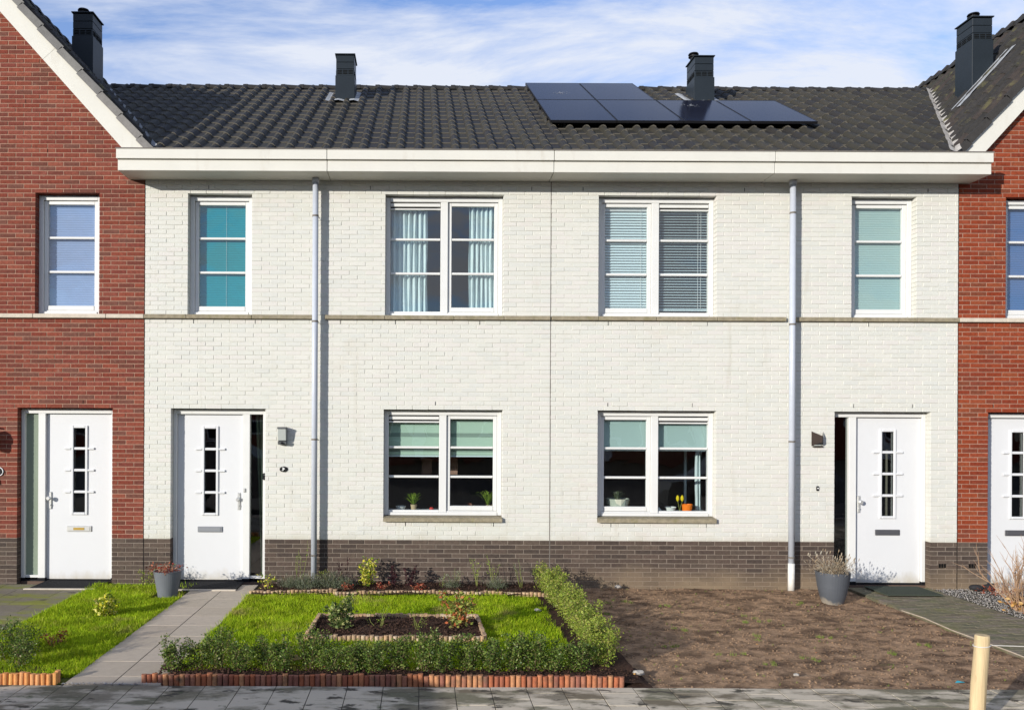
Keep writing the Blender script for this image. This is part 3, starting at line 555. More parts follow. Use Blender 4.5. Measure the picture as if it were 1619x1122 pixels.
def door(house, x0, x1, handed, slotm='slot', brassy=False, sideg='glassd'):
    """handed 'L': leaf on the left and side light on the right"""
    z1 = lt; f = MB(); zb = .055; L = handed == 'L'
    lw = .905; fo = .05; mu = .10
    f.cbox(x0+.001, x0+fo, YF, YF+.1, zb, z1-.012, .004); f.cbox(x1-fo, x1-.001, YF, YF+.1, zb, z1-.012, .004)
    f.cbox(x0+fo, x1-fo, YF+.001, YF+.099, z1-.075, z1-.013, .004)
    la = x0+fo if L else x1-fo-lw; ma = la+lw if L else la-mu
    f.cbox(ma, ma+mu, YF+.0005, YF+.098, zb, z1-.0755, .004)
    ga, gb = (ma+mu, x1-fo) if L else (x0+fo, ma)
    f.cbox(ga, gb, YF+.02, YF+.09, zb, zb+.035, .003)
    F = f.build('door_frame', M['upvc'], house)
    p = MB()
    for a, b_ in ((x0+.002, x0+fo+.002), (x1-fo-.002, x1-.002), (ma-.002, ma+mu+.002)): p.cbox(a, b_, YF-.004, YF+.1, -.03, zb, .003)
    p.cbox(x0+.003, x1-.003, YF+.02, YF+.12, -.03, .028, .003)
    p.build('threshold', M['black'], F)
    q = MB(); q.poly([(ga,YF+.05,zb+.035),(gb,YF+.05,zb+.035),(gb,YF+.05,z1-.075),(ga,YF+.05,z1-.075)], [(0,1,2,3)])
    q.build('side_pane', M[sideg], F)
    yd = YF+.045; cx = la+lw/2; wz0, wz1 = .955, 2.115; wh = .080
    d = MB(); a, b_ = la+.003, la+lw-.003
    zt_ = z1-.08; P = [(a,yd,.035),(b_,yd,.035),(b_,yd,zt_),(a,yd,zt_),(cx-wh,yd,wz0),(cx+wh,yd,wz0),(cx+wh,yd,wz1),(cx-wh,yd,wz1)]
    P += [(p_[0], yd+.045, p_[2]) for p_ in P]
    d.poly(P, [(0,1,5,4),(1,2,6,5),(2,3,7,6),(3,0,4,7),(8,12,13,9),(9,13,14,10),(10,14,15,11),(11,15,12,8),(0,8,9,1),(1,9,10,2),(2,10,11,3),(3,11,8,0),(4,5,13,12),(5,6,14,13),(6,7,15,14),(7,4,12,15)])
    D = d.build('door', M['door'], house)
    m = MB()
    m.cbox(cx-wh-.035, cx-wh, yd-.018, yd+.03, wz0-.035, wz1+.035, .006); m.cbox(cx+wh, cx+wh+.035, yd-.018, yd+.03, wz0-.035, wz1+.035, .006)
    m.cbox(cx-wh, cx+wh, yd-.0175, yd+.03, wz0-.035, wz0, .006); m.cbox(cx-wh, cx+wh, yd-.0175, yd+.03, wz1, wz1+.035, .006)
    m.build('light_surround', M['door'], D)
    hh = (wz1-wz0-3*.035)/4
    for i in range(4):
        za = wz0+i*(hh+.035)
        b = MB(); b.poly([(cx-wh,yd+.025,za),(cx+wh,yd+.025,za),(cx+wh,yd+.025,za+hh),(cx-wh,yd+.025,za+hh)], [(0,1,2,3)]); b.build('pane', M['glassd'], D)
        if i:
            zz = za-.0175
            MB().cbox(cx-wh, cx+wh, yd-.006, yd+.035, zz-.0175, zz+.0175, .005).build('glazing_bar', M['door'], D)
            for sg in (-1, 1):
                e = sorted((cx+sg*(wh+.035), cx+sg*(wh+.125))); MB().cbox(e[0]+.0005, e[1]-.0005, yd-.022, yd-.0008, zz-.013, zz+.013, .003).build('bar_end', M['door'], D)
    s = MB(); s.cbox(cx-.17, cx+.17, yd-.016, yd-.001, .69, .768, .005); s.cbox(cx-.15, cx+.15, yd-.021, yd-.0165, .703, .755, .003); ml = s.build('mail_slot', M[slotm], D)
    if brassy:
        MB().cbox(cx-.075, cx+.075, yd-.026, yd-.0215, .712, .745, .002).build('brass_plate', M['brass'], D)
    hx = la+lw-.055 if L else la+.055
    h = MB(); h.cbox(hx-.019, hx+.019, yd-.018, yd-.001, 1.0, 1.235, .007); h.tube([(hx,yd-.0185,1.15),(hx,yd-.05,1.15)], .013, 10)
    h.tube([(hx,yd-.05,1.15),(hx,yd-.058,1.15),(hx,yd-.075,1.15),(hx,yd-.085,1.15)], [.015,.029,.031,.02], 14)
    h.tube([(hx,yd-.0185,1.055),(hx,yd-.03,1.055)], .010, 10); h.build('handle', M['steel'], D)
    return D
door(HL, -5.49, -4.20, 'R', 'steel', True, 'frost'); door(HA, -3.40, -2.115, 'L'); door(HB, 5.644, 6.95, 'R', 'slotd'); door(HC, 7.737, 9.04, 'L', 'slotd')

# window dressings and things on the sills
def pleated(x0, x1, z0, z1, m, label, cat='blind', y=.205, pitch=.032, amp=.006, group=None, name='pleated_blind', cord=None):
    n = int((z1-z0)/pitch); b = MB()
    P = []
    for i in range(n*2+1):
        z = z0+(z1-z0)*i/(2*n); yy = y+(amp if i % 2 else 0); P += [(x0, yy, z), (x1, yy, z)]
    b.poly(P, [(2*i, 2*i+1, 2*i+3, 2*i+2) for i in range(2*n)])
    t = thing(name, ((x0+x1)/2, y, z0), label, cat, group); b.build('fabric', M[m], t)
    MB().cbox(x0, x1, y-.008, y+.02, z1, z1+.03, .003).build('head_rail', M['upvc'], t)
    MB().cbox(x0, x1, y-.006, y+.012, z0-.015, z0, .003).build('bottom_rail', M['upvc'], t)
    if cord: MB().tube([(cord,y-.012,z0+.02),(cord,y-.012,z1)], .002, 4).build('cord', M['upvc'], t)
pleated(-5.20, -4.45, 3.78, 5.19, 'blind_lav', 'lavender pleated blind closed behind the upstairs window of the left red house')
pleated(-3.12, -2.37, 3.78, 5.19, 'panel_teal', 'teal pleated blind closed behind the narrow upstairs window above the left white door', cord=-2.70)
pleated(5.92, 6.69, 3.78, 5.19, 'blind_pale', 'pale grey-green pleated blind closed behind the narrow upstairs window above the right white door')
pleated(8.02, 8.79, 3.78, 5.19, 'blind_blue', 'deep blue pleated blind closed behind the upstairs window at the right edge')
def venetian(x0, x1, z0, z1, tilt, label, cord):
    t = thing('venetian_blind', ((x0+x1)/2, .215, z0), label, 'venetian blind', 'venetian blinds in the wide upstairs window')
    b = MB(); wd = .045; c, s = math.cos(tilt)*wd/2, math.sin(tilt)*wd/2
    L = x1-x0; P = [(-L/2,-c,-s),(L/2,-c,-s),(L/2,0,.003),(-L/2,0,.003),(L/2,c,s),(-L/2,c,s)]
    b.poly(P, [(0,1,2,3),(3,2,4,5)]); b.poly([(p[0],p[1],p[2]-.0015) for p in P], [(3,2,1,0),(5,4,2,3)])
    me, _ = b.mesh('slat', M['slat'], (0,0,0)); z = z0+.03
    while z < z1-.03: link('slat', me, t, ((x0+x1)/2, .215, z)); z += .0375
    MB().cbox(x0, x1, .195, .235, z1-.02, z1+.02, .003).build('head_rail', M['upvc'], t)
    MB().cbox(x0, x1, .20, .23, z0-.005, z0+.012, .003).build('bottom_rail', M['slat'], t)
    for cxx in cord: MB().tube([(cxx,.188,z0+.03),(cxx,.188,z1)], .0025, 4).build('cord', M['upvc'], t)
venetian(2.49, 3.16, 3.78, 5.17, math.radians(48), 'white venetian blind with its slats nearly shut, left half of the wide upstairs window', [3.04])
venetian(3.28, 3.96, 3.78, 5.17, math.radians(22), 'white venetian blind with its slats more open, right half of the wide upstairs window', [3.83, 3.87])
def curtain(x0, x1, z0, z1, folds, m, label, y=.25, top=None):
    n = folds*8; tx0, tx1 = top or (x0, x1); P = []; ph = random.uniform(0, 6)
    for j in range(9):
        t_ = j/8; z = z1+(z0-z1)*t_
        for i in range(n+1):
            u = i/n; xx = (tx0+(tx1-tx0)*u)*(1-t_)+(x0+(x1-x0)*u)*t_
            P.append((xx+.006*math.sin(u*31+j), y+.03*math.sin(u*folds*2*math.pi+ph+.3*math.sin(t_*3))+.008*math.sin(u*folds*5+t_*2), z))
    b = MB(); w_ = n+1; b.poly(P, [(j*w_+i, (j+1)*w_+i, (j+1)*w_+i+1, j*w_+i+1) for j in range(8) for i in range(n)])
    tag(b.build('curtain', M[m], None, smooth=True), label, 'curtain')
curtain(-.42, .085, 3.72, 5.22, 7, 'curtain', 'pale curtain in the left half of the wide upstairs window with curtains')
curtain(.66, 1.04, 3.72, 5.22, 6, 'curtain', 'pale curtain in the right half of the wide upstairs window with curtains')
curtain(-2.20, -2.13, .05, 2.35, 3, 'greencurt', 'grey-green curtain gathered inside the narrow side light of the left white door', top=(-2.31, -2.13))
curtain(3.89, 3.97, 1.0, 2.25, 2, 'curtain', 'narrow pale curtain at the right end of the downstairs window above the orange pot', y=.42)
t = thing('roller_shade', (.3, .23, 1.74), 'sage green banded roller shade half lowered in the left downstairs window', 'shade')
z = 1.76
for k, h in enumerate((.05, .045, .16, .05, .16, .05)):
    MB().cbox(-.44, 1.06, .228 if k % 2 else .229, .232, z+.001, z+h-.001, .0005).build('shade_band', M['shade2' if k % 2 else 'shade'], t); z += h
MB().cbox(-.44, 1.06, .222, .24, 1.738, 1.757, .003).build('bottom_rail', M['slat'], t)
for a, b_, s_ in ((2.48, 3.18, 'left'), (3.27, 3.97, 'right')):
    t = thing('roller_shade', ((a+b_)/2, .22, 1.83), f'plain pale mint roller shade in the {s_} half of the right downstairs window', 'shade', 'mint roller shades')
    MB().cbox(a, b_, .218, .221, 1.85, 2.26, .0005).build('fabric', M['blind_pale'], t); MB().cbox(a, b_, .213, .227, 1.832, 1.85, .003).build('bottom_rail', M['slat'], t)
for a, b_, l in ((.02, .17, 'small brown picture on the wall behind the left downstairs window'), (.30, .55, 'larger brown picture on the wall, right of the small one')):
    MB().cbox(a, b_, .9, .93, 1.45, 1.73 if a > .1 else 1.69, .004).build('picture', M['picture'], None, label=l, cat='picture')
fl = MB(); fl.tube([(3.85,.75,1.0),(3.85,.75,2.2)], .02, 8); tag(fl.build('standing_pole', M['curtain']), 'thin pale pole standing inside the right downstairs window', 'pole')

# ------------------------------------------------------------------ leaf helpers
def leaf_batch(P, D, L, W_, fold=.15):
    """P base (n,3), D direction (n,3) unit, returns verts (4n,3), quads"""
    n = len(P); rv = rng.normal(size=(n, 3)); S = np.cross(D, rv); S /= np.linalg.norm(S, axis=1)[:, None]+1e-9; U = np.cross(S, D)
    L = np.broadcast_to(np.asarray(L, dtype=float), (n,))[:, None]; W_ = np.broadcast_to(np.asarray(W_, dtype=float), (n,))[:, None]
    V = np.stack([P, P+D*L*.5+S*W_/2+U*W_*fold, P+D*L, P+D*L*.5-S*W_/2+U*W_*fold], 1).reshape(-1, 3)
    return V, np.arange(4*n)
def rdir(n, up=.3, spread=1.0):
    d = rng.normal(size=(n, 3))*spread; d[:, 2] = np.abs(d[:, 2])*.6+up; return d/np.linalg.norm(d, axis=1)[:, None]
def bush_meshes(nst, height, rad, nleaf, ll, lw, leafm, stemm, lean=.25, low=.08, taper=.6):
    """returns (leaf mesh, stem mesh) around the origin: several wandering stems with leaves all along"""
    st = MB(); P = []
    for s in range(nst):
        a = random.uniform(0, 6.28); r = rad*math.sqrt(random.random())*.6; h = height*random.uniform(taper, 1.0)
        p = Vector((r*math.cos(a)*.5, r*math.sin(a)*.5, -.01)); tip = Vector((r*math.cos(a)*1.7+random.uniform(-lean,lean)*h, r*math.sin(a)*1.7+random.uniform(-lean,lean)*h, h))
        pts = [p+(tip-p)*t_+Vector((random.uniform(-1,1), random.uniform(-1,1), 0))*.02*(t_ > 0) for t_ in (0, .35, .7, 1)]
        st.tube(pts, [.004, .003, .002, .001], 4, False)
        m = nleaf//nst
        t_ = rng.uniform(low, 1, m)**.85; seg = np.minimum((t_/.3334).astype(int), 2); fr = t_*3-seg; A = np.array([tuple(q) for q in pts])
        Q = A[seg]*(1-fr[:, None])+A[seg+1]*fr[:, None]
        wd = rad*.36*(1.05-.55*t_)
        Q = Q+rng.normal(size=(m, 3))*wd[:, None]*[.75, .75, .5]; P.append(Q)
    P = np.concatenate(P); P[:, 2] = np.abs(P[:, 2]); D = rdir(len(P), .15)
    V, F = leaf_batch(P, D, rng.uniform(.45, 1.45, len(P))*ll, rng.uniform(.5, 1.35, len(P))*lw)
    R = rng.uniform(0, .999, len(P))
    return fast_mesh('foliage', V, F, 4, R, leafm, (0,0,0)), st.mesh('stems', stemm, (0,0,0))[0]
def place_bush(ms, loc, label, name='shrub', cat='shrub', group=None, rz=0, sc=1, scz=None):
    t = thing(name, loc, label, cat, group); t.rotation_euler = (0,0,rz); t.scale = (sc, sc, scz or sc)
    for nm, me in (('foliage', ms[0]), ('stems', ms[1])):
        o = bpy.data.objects.new(nm, me); COL.objects.link(o); o.parent = t
    return t
def needles(n, height, rad, m, stemm, wid=.004, spread=.5, ll=.05):
    base = rng.normal(size=(n, 3))*[rad*.35, rad*.35, 0]; D = np.concatenate([rng.normal(size=(n, 2))*spread, np.ones((n, 1))], 1); D /= np.linalg.norm(D, axis=1)[:, None]
    H = rng.uniform(.35, 1, n)*height; V = []; F = []
    P = base+D*(H*rng.uniform(.0, .8, n))[:, None]; dd = D+rng.normal(size=(n,3))*.25; dd /= np.linalg.norm(dd, axis=1)[:, None]
    Vv, Ff = leaf_batch(P, dd, rng.uniform(.6,1.3,n)*ll, wid)
    st = MB()
    for i in range(14):
        a = random.uniform(0,6.28); st.tube([(0,0,-.01),(rad*.6*math.cos(a),rad*.6*math.sin(a),height*.7)], [.003,.0015], 4, False)
    return fast_mesh('foliage', Vv, Ff, 4, rng.uniform(0,.999,n), m, (0,0,0)), st.mesh('stems', stemm, (0,0,0))[0]

# pots on the sills
def pot(name, x, y, z, r, h, m, label, rb=.75, cat='pot', rim=.004, ribs=0):
    b = MB(); n = 24
    b.lathe(x, y, [(0,z),(r*rb,z),(r,z+h),(r-rim,z+h),(r-rim-.002,z+h*.82),(0,z+h*.80)], n)
    if ribs:
        for i, v in enumerate(b.v):
            pass
    return tag(b.build(name, M[m], None, smooth=False), label, cat)
SZ = ls+.076+.055
def stalkplant(x, y, z, n, length, m, label, wid=.012, droop=.8, cat='houseplant'):
    b = MB()
    for i in range(n):
        a = random.uniform(0, 6.28); r = random.uniform(.3, 1)*length; h = random.uniform(.5, 1)*length; pr = None
        P = []
        for k in range(6):
            t_ = k/5; rr = r*.7*t_; zz = h*(t_*1.5-t_*t_*droop); wd = wid*math.sin(math.pi*min(.97, t_*.8+.15))/2
            cx_, cy_ = x+rr*math.cos(a), y+rr*math.sin(a)*.6; P += [(cx_-wd*math.sin(a), cy_+wd*math.cos(a), z+zz), (cx_+wd*math.sin(a), cy_-wd*math.cos(a), z+zz)]
        b.cr = random.random()*.99; b.poly(P, [(2*k, 2*k+1, 2*k+3, 2*k+2) for k in range(5)])
    tag(b.build('houseplant', M[m]), label, cat)
pot('plant_pot', -.09, .30, SZ, .045, .075, 'terra', 'small beige pot under the leafy green plant in the left downstairs window')
stalkplant(-.09, .30, SZ+.06, 44, .26, 'lite', 'leafy bright green houseplant in a beige pot in the left downstairs window', .034)
pot('bowl', -.27, .30, SZ, .075, .05, 'wpot', 'shallow white bowl at the left end of the left downstairs sill', .6, 'bowl')
b = MB(); b.lathe(.16, .29, [(.0,SZ),(.03,SZ+.002),(.033,SZ+.02),(.02,SZ+.036),(0,SZ+.04)], 12); tag(b.build('ornament', M['redo'], None, smooth=True), 'small red dome ornament on the left downstairs sill', 'ornament')
pot('plant_pot', .97, .32, SZ, .05, .07, 'terra', 'beige pot of the arching spider plant at the right end of the left downstairs sill')
stalkplant(.95, .32, SZ+.05, 70, .38, 'lite', 'yellow-green spider plant with long arching leaves at the right end of the left downstairs window', .013, .95)
stalkplant(.72, .32, SZ+.01, 30, .13, 'redl', 'small reddish houseplant beside the spider plant', .02)
b = MB(); b.lathe(2.76, .31, [(0,SZ),(.125,SZ),(.16,SZ+.17),(.152,SZ+.17),(.148,SZ+.15),(0,SZ+.15)], 30)
b.v = [(2.76+(v[0]-2.76)*(1+.025*(i % 2)), .31+(v[1]-.31)*(1+.025*(i % 2)), v[2]) for i, v in enumerate(b.v)]
tag(b.build('plant_pot', M['cpot']), 'wide ribbed grey-green pot in the left half of the right downstairs window', 'pot')
stalkplant(2.76, .31, SZ+.13, 120, .18, 'lav', 'low bushy green plant in the wide ribbed pot', .02, .7)
pot('plant_pot', 3.73, .29, SZ, .075, .095, 'orange', 'bright orange pot at the right end of the right downstairs sill', .85)
pot('bowl', 3.50, .30, SZ, .08, .055, 'wpot', 'white oval bowl beside the yellow tulips', .7, 'bowl')
t = thing('tulips', (3.62, .27, SZ), 'two yellow tulips standing between the white bowl and the orange pot', 'flowers')
for dx_ in (-.028, .035):
    MB().tube([(3.62,.27,SZ),(3.62+dx_*.5,.27,SZ+.08),(3.62+dx_,.27,SZ+.14)], .004, 6).build('stem', M['steml'], t)
    b = MB(); b.lathe(3.62+dx_, .27, [(.004,SZ+.135),(.020,SZ+.155),(.024,SZ+.18),(.018,SZ+.205),(.006,SZ+.222)], 10); b.build('flower', M['yellow'], t, smooth=True)
b = MB(); b.poly([(3.30,.28,SZ),(3.38,.28,SZ),(3.38,.33,SZ),(3.30,.33,SZ),(3.34,.305,SZ+.055)], [(0,3,2,1),(0,1,4),(1,2,4),(2,3,4),(3,0,4)]); tag(b.build('ornament', M['wpot']), 'small white pyramid ornament on the right downstairs sill', 'ornament')

# ------------------------------------------------------------------ gutter box, downpipes
for h, cuts in ((HA, [-4.0,-1.24,1.735]), (HB, [1.735,4.63,7.48])):
    for a, b_ in zip(cuts, cuts[1:]):
        a, b_ = (a if a == -4.0 else a+.0015), (b_ if b_ == 7.48 else b_-.0015)
        l0 = a+(.015 if a == -4.0 else .002); r0 = b_-(.012 if b_ == 7.48 else .002)
        g = MB(); g.cbox(l0, r0, -.43, .006, 5.5, 5.638, .003); g.build('gutter_box', M['fascia'], h)
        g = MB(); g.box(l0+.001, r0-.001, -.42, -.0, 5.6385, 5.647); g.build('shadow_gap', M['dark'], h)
        g = MB(); g.cbox(a+.002, b_-.002, -.46, -.42, 5.648, 5.775, .003); g.cbox(a+.002, b_-.002, -.4195, .0, 5.648, 5.70, .003); g.build('fascia_board', M['fascia'], h)
        g = MB(); g.cbox(a-.006 if a == -4.0 else a, b_+.006 if b_ == 7.48 else b_, -.468, -.405, 5.7755, 5.789, .002); g.build('gutter_trim', M['trim'], h)
for h, x, zb, bz in ((HA, -1.43, -.02, (4.99,3.57,1.98,.42)), (HB, 5.01, -.06, (5.06,3.56,1.98,.42))):
    p = MB(); p.tube([(x,-.115,zb+.35 if h is HB else zb),(x,-.115,5.5)], .040, 20); P = p.build('downpipe', M['pipe'], h, smooth=True)
    if h is HB: MB().tube([(x,-.115,zb),(x,-.115,.34)], .044, 20).build('lower_sleeve', M['pipeb'], P, smooth=True)
    for z in bz:
        q = MB(); q.tube([(x,-.115,z-.012),(x,-.115,z+.012)], .0435, 20); q.tube([(x+.03,-.10,z),(x+.045,-.02,z-.01)], .006, 6); q.build('bracket', M['trim'], P)
    MB().tube([(x,-.115,5.44),(x,-.115,5.499)], .047, 20).build('collar', M['pipe'], P, smooth=True)

# ------------------------------------------------------------------ roofs
TH = math.atan(.586); TC, TS = math.cos(TH), math.sin(TH); Y0, Z0 = -.34, 5.727
RY, RZ = 4.25, Z0+.586*(4.25-Y0)
TW, TE = .25, .335
def tile_mb(r):
    b = MB(); b.cr = r
    prof = [(0,.003),(.02,0),(.08,0),(.128,.001),(.139,.024),(.156,.046),(.188,.058),(.220,.046),(.239,.022),(.252,.002)]
    n = len(prof); P = []
    for (u, hgt) in prof: P.append((u, 0, hgt+.017))
    for (u, hgt) in prof: P.append((u, TE+.05, hgt+.001))
    for (u, hgt) in prof: P.append((u, .002, hgt+.002))
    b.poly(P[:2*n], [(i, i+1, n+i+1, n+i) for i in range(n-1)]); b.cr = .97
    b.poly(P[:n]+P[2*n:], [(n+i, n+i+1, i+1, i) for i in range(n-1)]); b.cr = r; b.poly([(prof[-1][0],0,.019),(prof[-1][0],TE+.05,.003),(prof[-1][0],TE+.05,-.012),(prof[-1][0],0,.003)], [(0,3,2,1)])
    return b
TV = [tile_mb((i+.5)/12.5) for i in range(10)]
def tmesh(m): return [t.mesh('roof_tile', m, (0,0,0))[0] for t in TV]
def tile_field(parent, mats_, slots, meshes, maxn, clips=(), near_clip=lambda p: False):
    """slots: list of (Matrix world). nearest become objects, others a joined part"""
    slots = sorted(slots, key=lambda Mx: (Mx.translation-CAMP).length)
    rest = MB(); edge = MB(); n = 0
    for Mx in slots:
        k = random.randrange(10); tw = Mx
        if n < maxn and not near_clip(Mx.translation):
            o = bpy.data.objects.new('roof_tile', meshes[k]); COL.objects.link(o); o.parent = parent
            L = Mx.copy(); L.translation = Mx.translation-wl(parent); o.matrix_basis = L; n += 1
        else:
            tgt = edge if near_clip(Mx.translation) else rest
            b = len(tgt.v); tgt.v += [tuple(tw @ Vector(v)) for v in TV[k].v]; tgt.f += [tuple(b+i for i in f) for f in TV[k].f]; tgt.r += TV[k].r; tgt.m += TV[k].m
    if rest.f: rest.build('roof_tiling', mats_, parent, kind='stuff')
    if edge.f:
        me, org = edge.mesh('cut_tiles', mats_)
        bm = bmesh.new(); bm.from_mesh(me)
        for co, no in clips:
            bmesh.ops.bisect_plane(bm, geom=bm.verts[:]+bm.edges[:]+bm.faces[:], plane_co=Vector(co)-org, plane_no=no, clear_outer=True)
        bm.to_mesh(me); bm.free(); o = link('cut_tiles', me, parent, org); tag(o, kind='stuff')
vR = lambda Y: 7.18+((Z0+.586*(Y-Y0))-5.85)/SL
vL = lambda Y: 3.56-vR(Y)
RM = Matrix(((1,0,0),(0,TC,-TS),(0,TS,TC))).to_4x4()
def mainslots(xa, xb):
    out_ = []; n0 = math.ceil((xa-XM)/TW-.6); n1 = math.floor((xb-XM)/TW+.6)
    for r in range(18):
        v = r*TE
        if v > (RY-Y0)/TC-.12: break
        y = Y0+v*TC; z = Z0+v*TS; yc = y+.15
        for k in range(n0, n1):
            x = XM+k*TW
            if x+TW < vL(yc)-.12 or x > vR(yc)+.12: continue
            Mx = RM.copy(); Mx.translation = (x+random.uniform(-.002,.002), y+random.uniform(-.003,.003), z+.022+random.uniform(-.001,.001)); out_.append(Mx)
    return out_
nR = Vector((1, -(vR(1)-vR(0)), 0)).normalized(); nL = Vector((-1, -(vR(1)-vR(0)), 0)).normalized()
def sheet(name, pts, m, h, thick=.02):
    b = MB(); n = len(pts); b.poly(pts+[(p[0],p[1],p[2]-thick) for p in pts], [tuple(range(n)), tuple(range(2*n-1,n-1,-1))]+[(i, i+n, (i+1) % n+n, (i+1) % n) for i in range(n)]); return b.build(name, M[m], h)
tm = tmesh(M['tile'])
def mainroof(h, xa, xb):
    fa, fb = max(xa, vL(Y0)), min(xb, vR(Y0)); R_ = sheet('roof', [(fa,Y0+.02,Z0+.01),(fb,Y0+.02,Z0+.01),(xb,RY,RZ),(xa,RY,RZ)], 'felt', h)
    sheet('rear_roof', [(xa,RY,RZ),(xb,RY,RZ),(xb,2*RY,Z0+.2),(xa,2*RY,Z0+.2)], 'tile', h)
    return R_
RA = mainroof(HA, -6.2, XM); RB = mainroof(HB, XM, 9.8)
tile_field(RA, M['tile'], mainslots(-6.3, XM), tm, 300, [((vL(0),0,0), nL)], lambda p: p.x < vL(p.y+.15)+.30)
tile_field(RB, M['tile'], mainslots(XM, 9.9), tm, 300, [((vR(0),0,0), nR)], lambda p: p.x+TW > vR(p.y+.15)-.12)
def ridge_mesh(m):
    b = MB(); P = []; n = 9
    for y_, rr, dz in ((0,.108,0),(.30,.098,-.004),(.30,.112,0.004),(.375,.115,.004)):
        for k in range(n): a = math.pi*k/(n-1); P.append((y_, rr*math.cos(a), dz+rr*math.sin(a)*.95-.02))
    F = [(j*n+i, (j+1)*n+i, (j+1)*n+i+1, j*n+i+1) for j in range(3) for i in range(n-1)]
    F += [tuple(range(n)), tuple(range(3*n, 4*n))[::-1]]
    b.poly(P, F); return b.mesh('ridge_tile', m, (0,0,0), False)[0]
rme = ridge_mesh(M['tile'])
x = -6.1
while x < 9.75:
    o = link('ridge_tile', rme, RA if x < XM-.1 else RB, (x, RY, RZ+.008)); o.rotation_euler = (0, math.radians(.8), 0); x += .352
# cross gables of the red houses
def gable(h, side):
    c = APX_L if side < 0 else APX_R; s = side  # slope facing the white houses: inner
    inner = c+2.62*(1 if side < 0 else -1); outer = c-2.62*(1 if side < 0 else -1); ez = APZ-2.62*SL
    R_ = sheet('roof', [(inner,-.10,ez-.03),(c,-.10,APZ-.03),(c,9.5,APZ-.03),(inner,9.5,ez-.03)] if side > 0 else [(c,-.10,APZ-.03),(inner,-.10,ez-.03),(inner,9.5,ez-.03),(c,9.5,APZ-.03)], 'felt', h)
    sheet('outer_roof', [(c,-.10,APZ-.03),(outer,-.10,ez-.03),(outer,9.5,ez-.03),(c,9.5,APZ-.03)] if side > 0 else [(outer,-.10,ez-.03),(c,-.10,APZ-.03),(c,9.5,APZ-.03),(outer,9.5,ez-.03)], 'tile', h)
    ph = math.atan(SL); pc, ps = math.cos(ph), math.sin(ph)
    # tiles on the inner slope
    dxu = 1 if side > 0 else -1      # upslope x direction
    RMx = Matrix(((0, dxu*pc, -dxu*ps), (-dxu, 0, 0), (0, ps, pc))).to_4x4()
    e = .38; slots = []; r = 0
    vfun = (lambda Y: vR(Y)) if side > 0 else (lambda Y: vL(Y))
    while r*e < 2.62/pc-.1:
        xx = inner+dxu*r*e*pc; zz = ez+r*e*ps+.0
        yy = -.06 if side < 0 else -.06+TW
        while yy < 9.2:
            yc = yy-.12 if side > 0 else yy+.12; xc = xx+dxu*.15
            ok = (xc > vfun(min(yc, RY))-.14) if side > 0 else (xc < vfun(min(yc, RY))+.14)
            if yc > RY: ok = (xc > vfun(RY-(yc-RY))-.1) if side > 0 else (xc < vfun(RY-(yc-RY))+.1)
            if ok:
                Mx = RMx.copy(); Mx = Mx @ Matrix.Diagonal((1, e/TE, 1, 1)); Mx.translation = (xx, yy, zz+.01); slots.append(Mx)
            yy += TW
        r += 1
    nn = -nR if side > 0 else -nL
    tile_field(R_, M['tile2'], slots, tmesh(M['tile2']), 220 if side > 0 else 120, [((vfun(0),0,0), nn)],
        lambda p: (abs(p.x-vfun(p.y)) < .45 and p.y < RY) )
    # ridge
    y = -.08
    while y < 9.2:
        o = link('ridge_tile', rme, R_, (c, y, APZ+.03)); o.rotation_euler = (0, 0, math.pi/2); y += .352
    # bargeboards and verge tiles both sides
    for d in ((1, -1)):
        fx = lambda u: c+d*u*pc
        tot = 2.62/pc
        def zline(u, off): return (c+d*(u*pc-off*ps), APZ-.03-u*ps-off*pc)
        isin = (d == 1) == (side < 0)
        A, B = .0, tot+(.0 if isin else 0)
        def pt(u, off):
            x_, z_ = c+d*(u*pc)-d*off*ps*1.0, APZ-.03-u*ps-off*pc
            return x_, z_
        cutz = 5.792 if isin else 5.6
        def line_to_z(off, z): u = (APZ-.03-off*pc-z)/ps; return pt(u, off)
        jn = tot*.50
        top_o = (c, APZ-.03+.01/pc); top_i = (c, APZ-.03-.265/pc)
        for seg in (0, 1):
            a_o = top_o if seg == 0 else pt(jn+.002, -.01); a_i = top_i if seg == 0 else pt(jn+.002, .265)
            b_o = pt(jn-.002, -.01) if seg == 0 else line_to_z(-.01, cutz); b_i = pt(jn-.002, .265) if seg == 0 else line_to_z(.265, cutz)
            poly = [a_i, b_i, b_o, a_o] if d == 1 else [a_o, b_o, b_i, a_i]
            MB().prism(poly, -.095, -.006).build('bargeboard', M['fascia'], h)
        u = .02; k = 0
        while u < tot-.02:
            u2 = min(u+.40, tot+.03)
            q = MB(); q.cr = random.random()*.99
            P4 = [pt(u, .058), pt(u2, .040), pt(u2+.02, -.062), pt(u, -.040)]
            if d != 1: P4 = [P4[3], P4[2], P4[1], P4[0]]
            q.prism(P4, -.135-.0, -.097); q.prism([pt(u,.0),pt(u2,-.018),pt(u2+.02,-.04),pt(u,-.022)] if d == 1 else [pt(u,-.022),pt(u2+.02,-.04),pt(u2,-.018),pt(u,.0)], -.096, .02)
            q.build('verge_tile', M['vergem' if side < 0 else 'vergeb'], h); u += .40
    return R_
gable(HL, -1); gable(HC, 1)
def strip(name, pts, wd, m, h, dirs):
    b = MB(); P = []
    for i, p in enumerate(pts):
        j = (random.random()-.5)*.016
        P += [(p[0]-wd+j, p[1], p[2]+.03), (p[0]+j*.3, p[1], p[2]+.0), (p[0]+wd+j, p[1], p[2]+.05)]
    b.poly(P, [(3*i+k, 3*i+k+1, 3*i+k+4, 3*i+k+3) for i in range(len(pts)-1) for k in (0, 1)]); b.build(name, m, h)
zz = lambda Y: Z0+.586*(Y-Y0)
